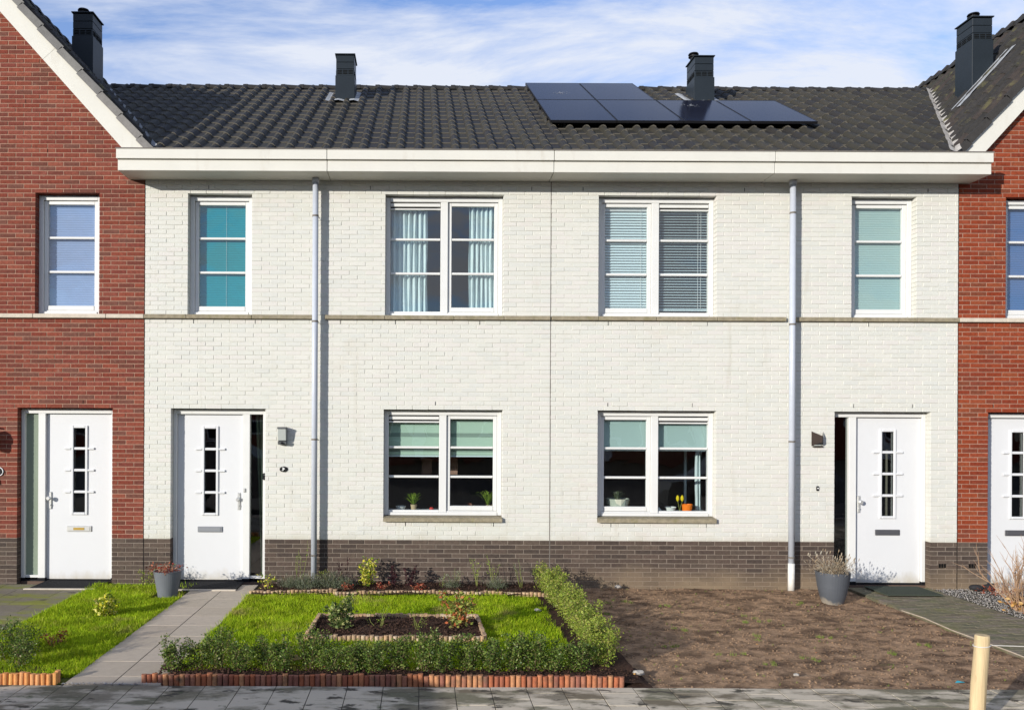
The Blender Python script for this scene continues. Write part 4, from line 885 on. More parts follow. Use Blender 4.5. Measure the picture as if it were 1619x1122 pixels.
strip('valley_flashing', [(vR(y), y, zz(y)+.085) for y in np.linspace(-.3, 4.15, 40)], .075, M['leadb'], HB, 0)
strip('valley_flashing', [(vL(y), y, zz(y)+.02) for y in np.linspace(-.3, 4.15, 40)], .07, M['lead'], HA, 0)

def chimney(h, x0, x1, y0, y1, zb, cowl, flash=None, cowlx=.5):
    c = MB(); zt = 8.55; zm = zt-.36
    c.cbox(x0, x1, y0, y1, zb, zm, .004); C_ = c.build('chimney', M['chim'], h)
    c = MB(); i = .012
    for k in range(3):
        c.cbox(x0+i, x1-i, y0+i, y1-i, zm+.002+k*.117, zm+.002+k*.117+.112, .004)
    c.build('chimney_head', M['chim'], C_)
    s = MB()
    for k in range(3):
        for j in range(3):
            a = x0+.035+k*(x1-x0-.05)/3; s.box(a, a+(x1-x0-.11)/3, y0+.006, y0+.02, zm+.03+j*.026, zm+.042+j*.026)
            a = y0+.035+k*(y1-y0-.05)/3
            s.box(x0+.006, x0+.02, a, a+(y1-y0-.11)/3, zm+.03+j*.026, zm+.042+j*.026); s.box(x1-.02, x1-.006, a, a+(y1-y0-.11)/3, zm+.03+j*.026, zm+.042+j*.026)
    s.build('vent_slot', M['dark'], C_)
    MB().cbox(x0-.008, x1+.008, y0-.008, y1+.008, zt, zt+.018, .003).build('cap', M['chim'], C_)
    if cowl:
        k = MB(); cx, cy = x0+(x1-x0)*cowlx, (y0+y1)/2-.05; k.lathe(cx, cy, [(.055,zt+.018),(.055,zt+.05),(.085,zt+.055),(.085,zt+.07),(.055,zt+.075),(.055,zt+.09),(.09,zt+.10),(.08,zt+.12),(.03,zt+.135),(0,zt+.138)], 20); k.build('cowl', M['black'], C_, smooth=False)
    return C_
chimney(HA, -1.50, -1.165, 3.04, 3.50, 7.3, False); chimney(HB, 4.70, 5.05, 3.04, 3.50, 7.3, True, cowlx=.12)
chimney(HL, -5.45, -5.12, 1.60, 2.02, 6.6, True, cowlx=.36); chimney(HC, 8.55, 8.88, 1.60, 2.02, 6.6, True, cowlx=.36)
def apron(h, x0, x1, y0, y1):
    b = MB(); e = .13; P = []; n = 12
    for j in range(5):
        y = y0-e+(y1-y0+2*e)*j/4
        for i in range(n+1):
            x = x0-e-.03+(x1-x0+2*e+.06)*i/n; P.append((x, y, zz(y)+.075+.012*math.sin(x*25)+random.uniform(-.004,.004)))
    b.poly(P, [(j*(n+1)+i, j*(n+1)+i+1, (j+1)*(n+1)+i+1, (j+1)*(n+1)+i) for j in range(4) for i in range(n)]); b.build('chimney_flashing', M['lead'], h)
apron(HA, -1.50, -1.165, 3.04, 3.50); apron(HB, 4.70, 5.05, 3.04, 3.50)
b = MB(); P = []
for i in range(14):
    x = 8.22+.85*i/13; z_ = 5.85+SL*(x-7.18)
    P += [(x, 1.37+random.uniform(-.02,.02), z_+.085), (x-.0, 1.60, z_+.10)]
b.poly(P, [(2*i, 2*i+2, 2*i+3, 2*i+1) for i in range(13)]); b.build('chimney_flashing', M['lead'], HC)

# solar panels
PD = [1.09, 2.62, 4.15]
k = 0
names = {(0,0): 'lower row, leftmost of four', (0,1): 'lower row, second from the left', (0,2): 'lower row, third from the left, mirroring the chimney', (0,3): 'lower row, rightmost, lying right of the chimney', (1,0): 'upper row, left one by the ridge with a pale bird dropping', (1,1): 'upper row, right one by the ridge'}
for r in (0, 1):
    for c_ in range(4 if r == 0 else 2):
        y0, y1 = PD[r]+.008, PD[r+1]-.008; x0 = 1.905+c_*.995+.005; x1 = x0+.985
        L = (y1-y0)/TC; org = Vector(((x0+x1)/2, (y0+y1)/2, Z0+.586*((y0+y1)/2-Y0)))+Vector((0,-TS,TC))*.155
        t = thing('solar_panel', org, 'solar panel, '+names[(r,c_)], 'solar panel', 'solar panels on the roof'); t.rotation_euler = (TH, 0, 0)
        def sub(mb, nm, m):
            me, _ = mb.mesh(nm, m, (0,0,0)); o = bpy.data.objects.new(nm, me); COL.objects.link(o); o.parent = t; return o
        hw, hl = (x1-x0)/2, L/2
        g = MB(); g.box(-hw+.012, hw-.012, -hl+.012, hl-.012, -.02, .002); sub(g, 'solar_glass', M['solar'])
        f = MB(); f.cbox(-hw, -hw+.012, -hl, hl, -.035, .004, .001); f.cbox(hw-.012, hw, -hl, hl, -.035, .004, .001); f.cbox(-hw+.012, hw-.012, -hl, -hl+.012, -.035, .0035, .001); f.cbox(-hw+.012, hw-.012, hl-.012, hl, -.035, .0035, .001); sub(f, 'frame', M['black'])
        f = MB()
        for yy in (-hl*.55, hl*.55): f.box(-hw, hw, yy-.02, yy+.02, -.085, -.036)
        for xx in (-hw*.6, hw*.6): f.box(xx-.015, xx+.015, -hl*.55-.03, -hl*.55+.03, -.13, -.085)
        sub(f, 'mounting_rail', M['dark'])
        if (r, c_) in ((1,0), (0,2)):
            s = MB(); q = (.0, -hl*.25) if r else (-.05, hl*.45)
            for j in range(26):
                a = random.uniform(0,6.28); rr = (.09 if j % 2 else .13)*random.uniform(.7,1.1); px_, py_ = q[0]+rr*math.cos(a)*1.2, q[1]+rr*math.sin(a); sz = random.uniform(.003,.009) if j < 20 else .02
                if j >= 20: px_, py_ = q[0]+random.uniform(-.03,.03), q[1]+random.uniform(-.02,.02); sz = .014
                s.poly([(px_+sz*math.cos(w_*math.pi/3)*1.6, py_+sz*math.sin(w_*math.pi/3), .0045+.0001*j) for w_ in range(6)], [tuple(range(6))])
            sub(s, 'bird_dropping', M['lead'])['kind'] = 'stuff'

# ------------------------------------------------------------------ wall fittings
t = thing('wall_lamp', (-1.87, 0, 2.02), 'grey box wall lamp with a frosted front, right of the left white door', 'lamp')
MB().cbox(-1.93, -1.815, -.03, -.002, 1.905, 2.14, .004).build('back_plate', M['lampg'], t)
MB().cbox(-1.932, -1.813, -.125, -.03, 2.118, 2.143, .003).build('top_cap', M['lampg'], t)
b = MB(); b.poly([(-1.925,-.03,1.955),(-1.82,-.03,1.955),(-1.82,-.03,2.117),(-1.925,-.03,2.117),(-1.925,-.095,1.965),(-1.82,-.095,1.965),(-1.82,-.12,2.117),(-1.925,-.12,2.117)], [(4,5,6,7),(0,4,7,3),(5,1,2,6),(0,1,5,4),(7,6,2,3)]); b.build('diffuser', M['lampw'], t)
b = MB(); b.poly([(-1.928,-.03,1.905),(-1.817,-.03,1.905),(-1.817,-.03,1.954),(-1.928,-.03,1.954),(-1.928,-.085,1.912),(-1.817,-.085,1.912),(-1.817,-.098,1.954),(-1.928,-.098,1.954)], [(4,5,6,7),(0,4,7,3),(5,1,2,6),(0,1,5,4),(7,6,2,3)]); b.build('sensor_housing', M['lampg'], t)
b = MB(); b.tube([(-1.872,-.10,1.93),(-1.872,-.112,1.928)], .014, 12); b.build('sensor', M['black'], t)
t = thing('wall_lamp', (5.40, 0, 2.0), 'rust brown folded bow-shaped wall lamp between the right downpipe and the right white door', 'lamp')
xa, xb_, xc = 5.325, 5.425, 5.485
b = MB()
b.poly([(xa,-.005,2.12),(xa,-.005,1.92),(xb_,-.105,1.975),(xb_,-.105,2.06)], [(0,1,2,3)])
b.poly([(xb_,-.105,2.06),(xb_,-.105,1.975),(xc,-.005,1.915),(xc,-.005,2.115)], [(0,1,2,3)])
b.poly([(xa+.003,-.002,2.11),(xa+.003,-.002,1.925),(xb_,-.095,1.975),(xb_,-.095,2.055)], [(3,2,1,0)])
b.build('lamp_shade', M['rust'], t)
MB().cbox(xa+.015, xc-.01, -.03, -.002, 1.905, 1.918, .002).build('bottom_plate', M['rust'], t)
MB().cbox(xa+.03, xc-.03, -.03, -.004, 1.922, 1.936, .003).build('light_body', M['lampw'], t)
t = thing('wall_lamp', (-5.80, 0, 2.0), 'black wall lamp with a curved arm at the left edge beside the left red door', 'lamp')
b = MB(); b.lathe(-5.80, -.14, [(.0,2.12),(.05,2.09),(.075,2.03),(.078,1.98),(.07,1.96)], 16); b.build('lamp_shade', M['black'], t, smooth=True)
b = MB(); b.lathe(-5.80, -.14, [(.06,1.96),(.06,1.86),(.04,1.83),(0,1.82)], 16); b.build('lamp_glass', M['lampw'], t, smooth=True)
b = MB(); b.tube([(-5.80,-.01,2.06),(-5.80,-.06,2.13),(-5.80,-.12,2.14)], .012, 8); b.build('arm', M['black'], t)
def oval(name, x, z, rx, rz, y0, y1, m, parent=None, n=28, **k):
    b = MB(); b.prism([(x+rx*math.cos(2*math.pi*i/n), z+rz*math.sin(2*math.pi*i/n)) for i in range(n)], y0, y1); return b.build(name, M[m], parent, **k)
def text(s, size, loc, parent, m, shear=0, ext=.0015):
    cu = bpy.data.curves.new('t', 'FONT'); cu.body = s; cu.size = size; cu.extrude = ext; cu.align_x = 'CENTER'; cu.align_y = 'CENTER'; cu.shear = shear; cu.offset = .0008
    o = bpy.data.objects.new('t', cu); COL.objects.link(o); dg = bpy.context.evaluated_depsgraph_get(); me = bpy.data.meshes.new_from_object(o.evaluated_get(dg)); bpy.data.objects.remove(o)
    me.materials.clear(); me.materials.append(M[m]); o = link('numeral', me, parent, loc); o.rotation_euler = (math.pi/2, 0, 0); return o
t = thing('house_number_plate', (-1.86, 0, 1.57), 'small black oval house number plate under the grey box lamp', 'number plate')
oval('plate', -1.86, 1.57, .056, .038, -.010, .0, 'black', t); text('3', .062, (-1.872, -.0115, 1.57), t, 'wtext'); text('k', .034, (-1.853, -.0115, 1.578), t, 'wtext')
t = thing('house_number_plate', (-5.77, 0, 1.52), 'round black number plate with a white ring at the left edge of the red wall', 'number plate')
oval('plate', -5.735, 1.52, .062, .062, -.010, .0, 'black', t)
b = MB(); b.tube([(-5.735+.055*math.cos(a), -.012, 1.52+.055*math.sin(a)) for a in np.linspace(0, 2*math.pi, 25)], .006, 6, False); b.build('ring', M['wtext'], t)
MB().cbox(-5.78, -5.725, -.02, -.0005, 1.34, 1.41, .008).build('doorbell', M['black'], None, label='black doorbell under the round number plate at the left edge', cat='doorbell')
t = thing('doorbell', (-2.14, .08, 1.46), 'black doorbell camera on the frame right of the side light of the left white door', 'doorbell')
MB().cbox(-2.16, -2.122, .075, .1045, 1.415, 1.51, .008).build('body', M['black'], t); oval('lens', -2.141, 1.485, .008, .008, .071, .0745, 'lampg', t)
MB().cbox(-2.43, -2.40, .090, .1045, 1.245, 1.30, .006).build('lock_sensor', M['steel'], None, label='small silver lock sensor on the mullion beside the left white door', cat='sensor')
t = thing('doorbell', (5.41, 0, 1.345), 'tiny black doorbell on the wall under the rust brown lamp', 'doorbell')
MB().cbox(5.392, 5.430, -.018, -.0005, 1.31, 1.375, .008).build('body', M['black'], t); oval('button', 5.411, 1.345, .009, .009, -.021, -.0185, 'wtext', t)
for x in (7.12, 7.53):
    s = MB()
    for k in range(3): s.cbox(x-.05+k*.035, x-.05+k*.035+.025, -.006, .02, .27, .325, .002)
    s.build('air_brick', M['dark'], HB if x < XR else HC)

# mats
def door_mat(x0, x1, y0, y1, m, label, edge=False):
    t = thing('door_mat', ((x0+x1)/2, (y0+y1)/2, .01), label, 'door mat')
    MB().cbox(x0, x1, y0, y1, .0125, .028, .004).build('mat', M[m], t)
    if edge: MB().cbox(x0-.06, x1+.0, y0-.055, y0-.003, .008, .024, .003).build('edge_trim', M['stonel'], t)
door_mat(-5.12, -4.25, -.42, .05, 'mat_', 'black rubber door mat with a pale front strip before the left red door', True)
door_mat(-3.33, -2.40, -.44, .05, 'mat_', 'black rubber door mat with a pale front strip before the left white door', True)
door_mat(6.02, 6.75, -.62, -.05, 'matg', 'green-grey door mat lying skewed before the right white door')
# ------------------------------------------------------------------ garden edging
def edging(name, label, paths, m, w_=.046, h=.085, z0=-.02):
    t = thing(name, (paths[0][0][0], paths[0][0][1], 0), label, 'edging', 'log roll edgings')
    ms = M[m]; cache = []
    for i in range(6):
        b = MB(); n = 7; P = [(-w_/2*.92*math.cos(math.pi*k/(n-1)), -.018*math.sin(math.pi*k/(n-1))-.004) for k in range(n)]+[(w_/2*.92, .016), (-w_/2*.92, .016)]
        hh = h+random.uniform(-.009,.009); b.cr = (i+.5)/6; q = len(P)
        b.poly([(x, y, 0) for x, y in P]+[(x, y, hh) for x, y in P], [tuple(range(q, 2*q))]+[(k, (k+1) % q, (k+1) % q+q, k+q) for k in range(q)])
        cache.append(b.mesh('log', ms, (0,0,0))[0])
    for pth in paths:
        for (xa, ya), (xb_, yb) in zip(pth, pth[1:]):
            L = math.hypot(xb_-xa, yb-ya); n = max(1, round(L/w_)); an = math.atan2(yb-ya, xb_-xa)
            for i in range(n):
                u = (i+.5)/n; o = link('log', random.choice(cache), t, (xa+(xb_-xa)*u+random.uniform(-.002,.002), ya+(yb-ya)*u+random.uniform(-.004,.004), z0+random.uniform(-.004,.005)))
                o.rotation_euler = (random.uniform(-.03,.03), random.uniform(-.02,.02), an)
edging('log_edging', 'reddish log roll edging along the pavement in front of the hedge', [[(-2.36,-4.28),(1.74,-4.28)]], 'logr', h=.10)
edging('log_edging', 'orange log roll edging along the pavement at the bottom left', [[(-5.2,-4.28),(-3.12,-4.28)],[(-3.10,-4.28),(-3.10,-4.20)]], 'logo', h=.10)
edging('log_edging', 'tan log roll edging curving along the flower bed against the white house', [[(-2.18,-.70),(-1.9,-.735),(-1.4,-.66),(-1.08,-.60),(-1.08,-.78),(-.2,-.66),(.25,-.66),(.75,-.74),(.82,-.68),(1.64,-.80)]], 'log', w_=.049, h=.085)
edging('log_edging', 'tan log roll edging framing the rectangular bed in the lawn', [[(-1.15,-2.95),(.66,-2.95)],[(.66,-2.95),(.64,-2.0)],[(.64,-2.0),(-1.10,-2.0)],[(-1.12,-2.0),(-1.15,-2.95)]], 'log', h=.095)

# ------------------------------------------------------------------ grass
def grass(name, x0, x1, y0, y1, n, excl, label=None, hmin=.022, hmax=.05):
    P = np.stack([rng.uniform(x0, x1, int(n*1.3)), rng.uniform(y0, y1, int(n*1.3))], 1)
    keep = np.ones(len(P), bool)
    for e in excl: keep &= ~((P[:,0] > e[0]) & (P[:,0] < e[1]) & (P[:,1] > e[2]) & (P[:,1] < e[3]))
    den = fbm(P[:,0]*3.5, P[:,1]*3.5, 5, 3); keep &= rng.uniform(0, 1, len(P)) < np.clip(den*2.6-.25, .14, 1)
    P = P[keep][:n]; m = len(P)
    den = fbm(P[:,0]*3, P[:,1]*3, 9, 3)
    H = rng.uniform(hmin, hmax, m)*(.6+.9*den); A = rng.uniform(0, 2*np.pi, m); Lr = rng.uniform(.1, .9, m)*H; LA = rng.uniform(0, 2*np.pi, m)
    W_ = rng.uniform(.0022, .0042, m); B = np.zeros((m, 3)); B[:, :2] = P; B[:, 2] = -.012
    S = np.stack([np.cos(A), np.sin(A), np.zeros(m)], 1)*W_[:, None]
    T = B+np.stack([np.cos(LA)*Lr, np.sin(LA)*Lr, H+.01], 1); Mi = B*.5+T*.5; Mi[:, 2] += H*.12
    V = np.stack([B-S, B+S, Mi+S*.8, Mi-S*.8, T], 1).reshape(-1, 3)
    i = np.arange(m)*5
    F = np.stack([i, i+1, i+2, i, i+2, i+3, i+3, i+2, i+4], 1).reshape(-1)
    clump = fbm(P[:,0]*1.7, P[:,1]*1.7, 21, 4)
    R = np.repeat(np.clip(rng.uniform(0, 1, m)*.65+(clump-.25)*.7, 0, .999), 3)
    org = ((x0+x1)/2, (y0+y1)/2, 0); me = fast_mesh(name, V, F, 3, R, M['grass'], org); o = link(name, me, None, org)
    tag(o, label, 'grass', kind='stuff'); return o
grass('grass', -2.19, 1.48, -3.95, -.66, 115000, [(-1.17,.68,-2.97,-1.98)], 'bright green lawn between the slab path and the side hedge')
grass('grass', -4.36, -2.99, -4.1, -.10, 60000, [(-3.39,-2.98,-.95,-.1)], 'bright green lawn strip between the mossy path and the slab path')
def tall(name, x0, x1, y0, y1, n, label):
    grass(name, x0, x1, y0, y1, n, [(-1.17,.68,-2.97,-1.98)], label, .045, .085)
tall('grass', -2.21, 1.5, -3.95, -.64, 5000, 'taller loose grass blades standing over the main lawn')
tall('grass', -4.38, -2.97, -4.1, -.12, 2200, 'taller loose grass blades standing over the left lawn strip')
# weeds in the dirt, grass tufts
def tuft(x, y, n=60, r=.05, h=.05, label=None):
    b = MB()
    for i in range(n):
        a = random.uniform(0,6.28); rr = r*math.sqrt(random.random()); px_, py_ = x+rr*math.cos(a), y+rr*math.sin(a); hh = random.uniform(.3,1)*h; dx_, dy_ = random.uniform(-.6,.6)*hh, random.uniform(-.6,.6)*hh
        b.cr = random.random()*.99; b.poly([(px_-.003,py_,-.02),(px_+.003,py_,-.02),(px_+dx_,py_+dy_,hh-.015)], [(0,1,2)])
    return b
tw = [(2.62,-.9,.10),(2.3,-.95,.08),(3.9,-1.75,.10),(3.55,-2.6,.09),(3.05,-3.3,.09),(2.85,-2.3,.07),(3.35,-3.6,.06),(4.75,-1.0,.07),(3.75,-2.0,.06),(3.75,-3.45,.07),(2.2,-1.6,.05),(4.6,-3.2,.05),(2.5,-3.0,.06),(2.95,-1.2,.05),(4.25,-2.6,.05),(5.2,-2.9,.06)]
wd_ = MB()
for i, (x, y, r) in enumerate(tw):
    for j in range(3):
        q = tuft(x+random.gauss(0, r*.9), y+random.gauss(0, r*.6), 15, r*.4, .035); b0 = len(wd_.v); wd_.v += q.v; wd_.f += [tuple(b0+i_ for i_ in f) for f in q.f]; wd_.r += q.r; wd_.m += q.m
for j in range(120):
    q = tuft(random.uniform(2.0, 5.7), random.uniform(-4.25, -.1), random.randrange(2, 6), .012, .02); b0 = len(wd_.v); wd_.v += q.v; wd_.f += [tuple(b0+i_ for i_ in f) for f in q.f]; wd_.r += q.r; wd_.m += q.m
wd_.build('weeds', M['weed'], None, label='small green weeds scattered over the bare dirt', cat='weeds', kind='stuff')
# clods and pebbles
def chunks(name, x0, x1, y0, y1, n, smin, smax, m, z=-.01, label=None, cat=None, squash=.6, power=2.5):
    base = np.array([(1,0,0),(-1,0,0),(0,1,0),(0,-1,0),(0,0,1),(0,0,-1)], float); fc = np.array([(0,2,4),(2,1,4),(1,3,4),(3,0,4),(2,0,5),(1,2,5),(3,1,5),(0,3,5)])
    P = np.stack([rng.uniform(x0,x1,n), rng.uniform(y0,y1,n), np.full(n,z)], 1); S = smin+(smax-smin)*rng.uniform(0,1,n)**power
    V = base[None]*rng.uniform(.6,1.2,(n,6,1))*S[:,None,None]; a = rng.uniform(0,6.28,n); c, s = np.cos(a), np.sin(a)
    V = np.stack([V[...,0]*c[:,None]-V[...,1]*s[:,None], V[...,0]*s[:,None]+V[...,1]*c[:,None], V[...,2]*squash], -1)+P[:,None]
    V += rng.normal(size=V.shape)*S[:,None,None]*.12
    F = (fc[None]+(np.arange(n)*6)[:,None,None]).reshape(-1); org = ((x0+x1)/2,(y0+y1)/2,0)
    o = link(name, fast_mesh(name, V.reshape(-1,3), F, 3, np.repeat(rng.uniform(0,.999,n),8), M[m], org), None, org); tag(o, label, cat, kind='stuff'); return o
chunks('dirt_clods', 1.95, 5.77, -4.3, -.05, 12000, .003, .015, 'dirt', -.015, 'crumbs and clods of dry brown dirt on the bare garden', 'dirt', power=4)
chunks('soil_crumbs', -2.1, 1.58, -.76, -.03, 2200, .004, .02, 'soil', .05, 'dark soil crumbs in the flower bed against the wall', 'soil')
chunks('soil_crumbs', -1.12, .63, -2.92, -2.03, 2400, .004, .024, 'soil', .05, 'dark soil crumbs in the rectangular bed', 'soil')
chunks('soil_crumbs', -2.3, 1.9, -4.25, -3.9, 2200, .004, .02, 'soil', .035, 'dark soil crumbs under the front hedge', 'soil')
chunks('gravel', 6.95, 11, -4.3, -.02, 34000, .004, .010, 'gravel', -.01, 'grey gravel strip right of the mossy brick path', 'gravel', power=1)
chunks('leaf_litter', -2.3, 1.9, -4.25, -3.85, 60, .006, .02, 'straw', .05, 'dry brown leaf crumbs lying under the front hedge', 'litter', squash=.2)
chunks('leaf_litter', 2.0, 5.7, -4.28, -1, 40, .006, .018, 'straw', .02, 'dry pale leaf crumbs lying on the bare dirt', 'litter', squash=.2)
chunks('joint_grit', -3.02, -2.3, -4.345, -4.30, 120, .005, .014, 'gravel', .01, 'loose grit along the joint between path and pavement', 'grit')
def stone(x, y, z, r, m, label, sq=.6):
    bm = bmesh.new(); bmesh.ops.create_icosphere(bm, subdivisions=2, radius=r)
    for v in bm.verts: v.co *= random.uniform(.82, 1.12); v.co.z *= sq; v.co.x *= 1.25
    me = bpy.data.meshes.new('stone'); bm.to_mesh(me); bm.free(); me.materials.append(M[m]); o = link('stone', me, None, (x, y, z)); tag(o, label, 'stone')
stone(1.94, -3.98, .02, .045, 'rock', 'pale stone on the dirt at the right end of the reddish edging')
stone(2.67, -.14, .02, .04, 'rock', 'pale stone against the foot of the right white wall')
stone(7.85, -.28, .03, .19, 'rock', 'large pale rock on the gravel before the right red door', .55)
stone(7.45, -.20, .04, .075, 'rockd', 'black rock on the gravel left of the large pale rock')
stone(7.62, -.22, .05, .08, 'rockd', 'second black rock touching the large pale rock')
stone(1.38, -1.6, .03, .035, 'rock', 'small pale stone at the lawn edge beside the side hedge')
stone(3.35, -3.95, .0, .022, 'rock', 'tiny pale stone in the bare dirt near the pavement')
b = MB(); b.poly([(4.60,-4.20,.012),(4.67,-4.215,.02),(4.70,-4.18,.012),(4.64,-4.165,.022)], [(0,1,2,3)]); tag(b.build('litter_scrap', M['cyan']), 'cyan plastic scrap on the dirt near the wooden post', 'litter')
b = MB(); b.poly([(-1.2,-3.88,.07),(-1.08,-3.90,.10),(-1.02,-3.84,.09),(-1.12,-3.80,.12)], [(0,1,2,3)]); tag(b.build('dead_leaf', M['straw']), 'curled dry leaf in the left part of the front hedge', 'leaf')

ORD = 'first second third fourth fifth sixth seventh eighth ninth tenth eleventh twelfth thirteenth fourteenth fifteenth sixteenth seventeenth eighteenth nineteenth'.split()
# ------------------------------------------------------------------ hedges and garden plants
bx = [bush_meshes(9, .31, .13, 1800, .020, .014, M['box'], M['stem'], .15) for _ in range(5)]
descr = ['wide rounded', 'tall pointed', 'sparse loose', 'low spreading', 'dense dark', 'upright twin-tipped']
xs_ = np.linspace(-2.18, 1.42, 19)
for i, x in enumerate(xs_):
    hs = [.95,.8,1.15,.95,.9,.95,1.15,.8,.95,.85,1.0,1.1,1.05,1.1,.9,1.05,1.1,.85,.95][i]
    where = 'at the left end of the front hedge by the slab path' if i == 0 else ('near the left end of the front hedge' if i < 4 else 'in the middle stretch of the front hedge before the rectangular bed' if i < 14 else 'in the right stretch of the front hedge')
    place_bush(bx[i % 5], (x+random.uniform(-.03,.03), -3.93+random.uniform(-.05,.05), .02), f'small box shrub of the front hedge, {ORD[i]} from the slab path', 'box_shrub', 'shrub', 'box shrubs of the front hedge', random.uniform(0,6), 1.0, hs)
hg = [bush_meshes(9, .36, .17, 1900, .021, .014, M['hedge'], M['stem'], .10) for _ in range(4)]
ys = np.linspace(-.35, -3.75, 15)
for i, y in enumerate(ys):
    place_bush(hg[i % 4], (1.69+random.uniform(-.02,.02), y, .0), f'yellow-green privet shrub of the side hedge, {ORD[i]} from the house wall', 'hedge_shrub', 'shrub', 'shrubs of the side hedge', random.uniform(0,6), 1.0, 1.0+random.uniform(-.1,.12))
bl = [bush_meshes(9, .36, .2, 1300, .022, .015, M['box'], M['stem'], .15) for _ in range(2)]
for i, (x, y, s) in enumerate([(-4.35,-3.75,1.0),(-4.0,-3.7,1.1),(-3.62,-3.85,.95),(-3.75,-3.5,.9)]):
    place_bush(bl[i % 2], (x, y, .01), ['dark green shrub cut by the left edge behind the orange edging', 'tallest dark green shrub behind the orange edging at bottom left', 'dark green shrub behind the right end of the orange edging', 'dark green shrub set back behind the others at bottom left'][i], group='dark shrubs at the bottom left', rz=i, sc=s)
place_bush(bush_meshes(5, .16, .12, 160, .03, .015, M['redl'], M['stem']), (-3.62,-3.1,.0), 'small withered red-brown plant in the left lawn strip', 'plant', 'plant')
place_bush(bush_meshes(8, .27, .15, 620, .040, .027, M['euo'], M['stem'], .12), (-3.55,-1.95,.0), 'round yellow variegated shrub in the left lawn strip', sc=1.0)
place_bush(bush_meshes(6, .26, .13, 260, .022, .014, M['hedge'], M['stem'], .1), (-3.66,-.22,.0), 'small upright green shrub against the plinth left of the grey pot')
place_bush(bush_meshes(6, .30, .13, 200, .022, .014, M['hedge'], M['stem'], .1), (-3.42,-.16,.0), 'thin green shrub behind the grey pot')
place_bush(bush_meshes(8, .38, .17, 620, .048, .030, M['euog'], M['stem'], .15), (-.84,-2.55,.03), 'dark green cream-edged shrub at the left end of the rectangular bed', sc=.95)
place_bush(bush_meshes(8, .42, .16, 620, .048, .032, M['pier'], M['stem'], .15), (.40,-2.50,.03), 'yellow-green and red leaved shrub at the right end of the rectangular bed', sc=.95)
place_bush(bush_meshes(5, .22, .13, 70, .016, .008, M['lite'], M['steml'], .35), (-.42,-2.45,.03), 'thin leggy plant left of centre in the rectangular bed', 'plant', 'plant')
place_bush(bush_meshes(5, .24, .11, 60, .016, .008, M['lite'], M['steml'], .35), (-.02,-2.55,.03), 'thin twiggy plant right of centre in the rectangular bed', 'plant', 'plant')
place_bush(bush_meshes(8, .36, .12, 560, .036, .026, M['euo'], M['stem'], .08), (-.70,-.30,.04), 'upright yellow and green variegated shrub in the wall bed below the left downstairs window')
place_bush(bush_meshes(5, .20, .14, 80, .045, .024, M['euo'], M['stemp'], .4), (-2.0,-.45,.03), 'open yellow-green plant with pale stems at the left end of the wall bed', 'plant', 'plant')
place_bush(bush_meshes(3, .30, .07, 120, .032, .026, M['purp'], M['purp'], .08), (-.33,-.26,.04), 'narrow dark purple plant, left of the purple pair in the wall bed', 'plant', 'plant')
place_bush(bush_meshes(4, .28, .10, 170, .032, .026, M['purp'], M['purp'], .1), (-.14,-.26,.04), 'wider dark purple plant, right of the purple pair in the wall bed', 'plant', 'plant')
place_bush(bush_meshes(2, .38, .06, 50, .032, .022, M['purp'], M['purp'], .1), (-1.02,-.22,.04), 'thin dark purple stem plant beside the variegated shrub', 'plant', 'plant')
for x, y, l in ((-.93,-.5,'left of the variegated shrub'), (-.50,-.48,'right of the variegated shrub'), (.04,-.48,'right of the purple pair'), (-.05,-.60,'before the purple pair')):
    place_bush(bush_meshes(5, .07, .09, 110, .028, .018, M['redl'], M['stem'], .4), (x, y, .04), f'low red-leaved plant {l} in the wall bed', 'plant', 'plant', 'low red plants of the wall bed')
lv = [needles(1300, .27, .22, M['lav'], M['stem'], .005, .55, .05) for _ in range(3)]
for i, (x, y, s) in enumerate([(-1.72,-.34,.8),(-1.48,-.40,1.0),(-1.16,-.36,1.05),(-1.0,-.42,.7),(1.02,-.36,.75),(.42,-.32,.6)]):
    place_bush(lv[i % 3], (x, y, .03), ['grey-green lavender left of the left downpipe foot', 'grey-green lavender at the left downpipe foot', 'grey-green lavender right of the left downpipe foot', 'small lavender next to the thin purple stem', 'pale lavender near the right end of the wall bed', 'small grey plant in the middle of the wall bed'][i], 'lavender', 'lavender', 'lavender plants', i, s)
place_bush(bush_meshes(5, .22, .12, 150, .02, .012, M['hedge'], M['stem'], .2), (-1.30,-.28,.03), 'small green sprig between the lavenders by the left downpipe', 'plant', 'plant')
for i, (x, h, n) in enumerate([(-1.60,.62,40),(.78,.40,60),(.98,.46,60),(1.36,.42,70),(.28,.22,50),(.48,.26,90)]):
    place_bush(bush_meshes(4, h, .10, n, .022, .012, M['lite'] if i < 3 else M['lav'], M['steml'], .2, .3), (x, -.25, .03), ['tall thin rose stem left of the left downpipe', 'thin pale stem plant right of the window in the wall bed', 'tallest thin green stem plant near the right end of the wall bed', 'thin leafy stem plant next to the side hedge', 'bare wispy plant in the middle of the wall bed', 'leafy low plant in the middle of the wall bed'][i], 'plant', 'plant', None, i)

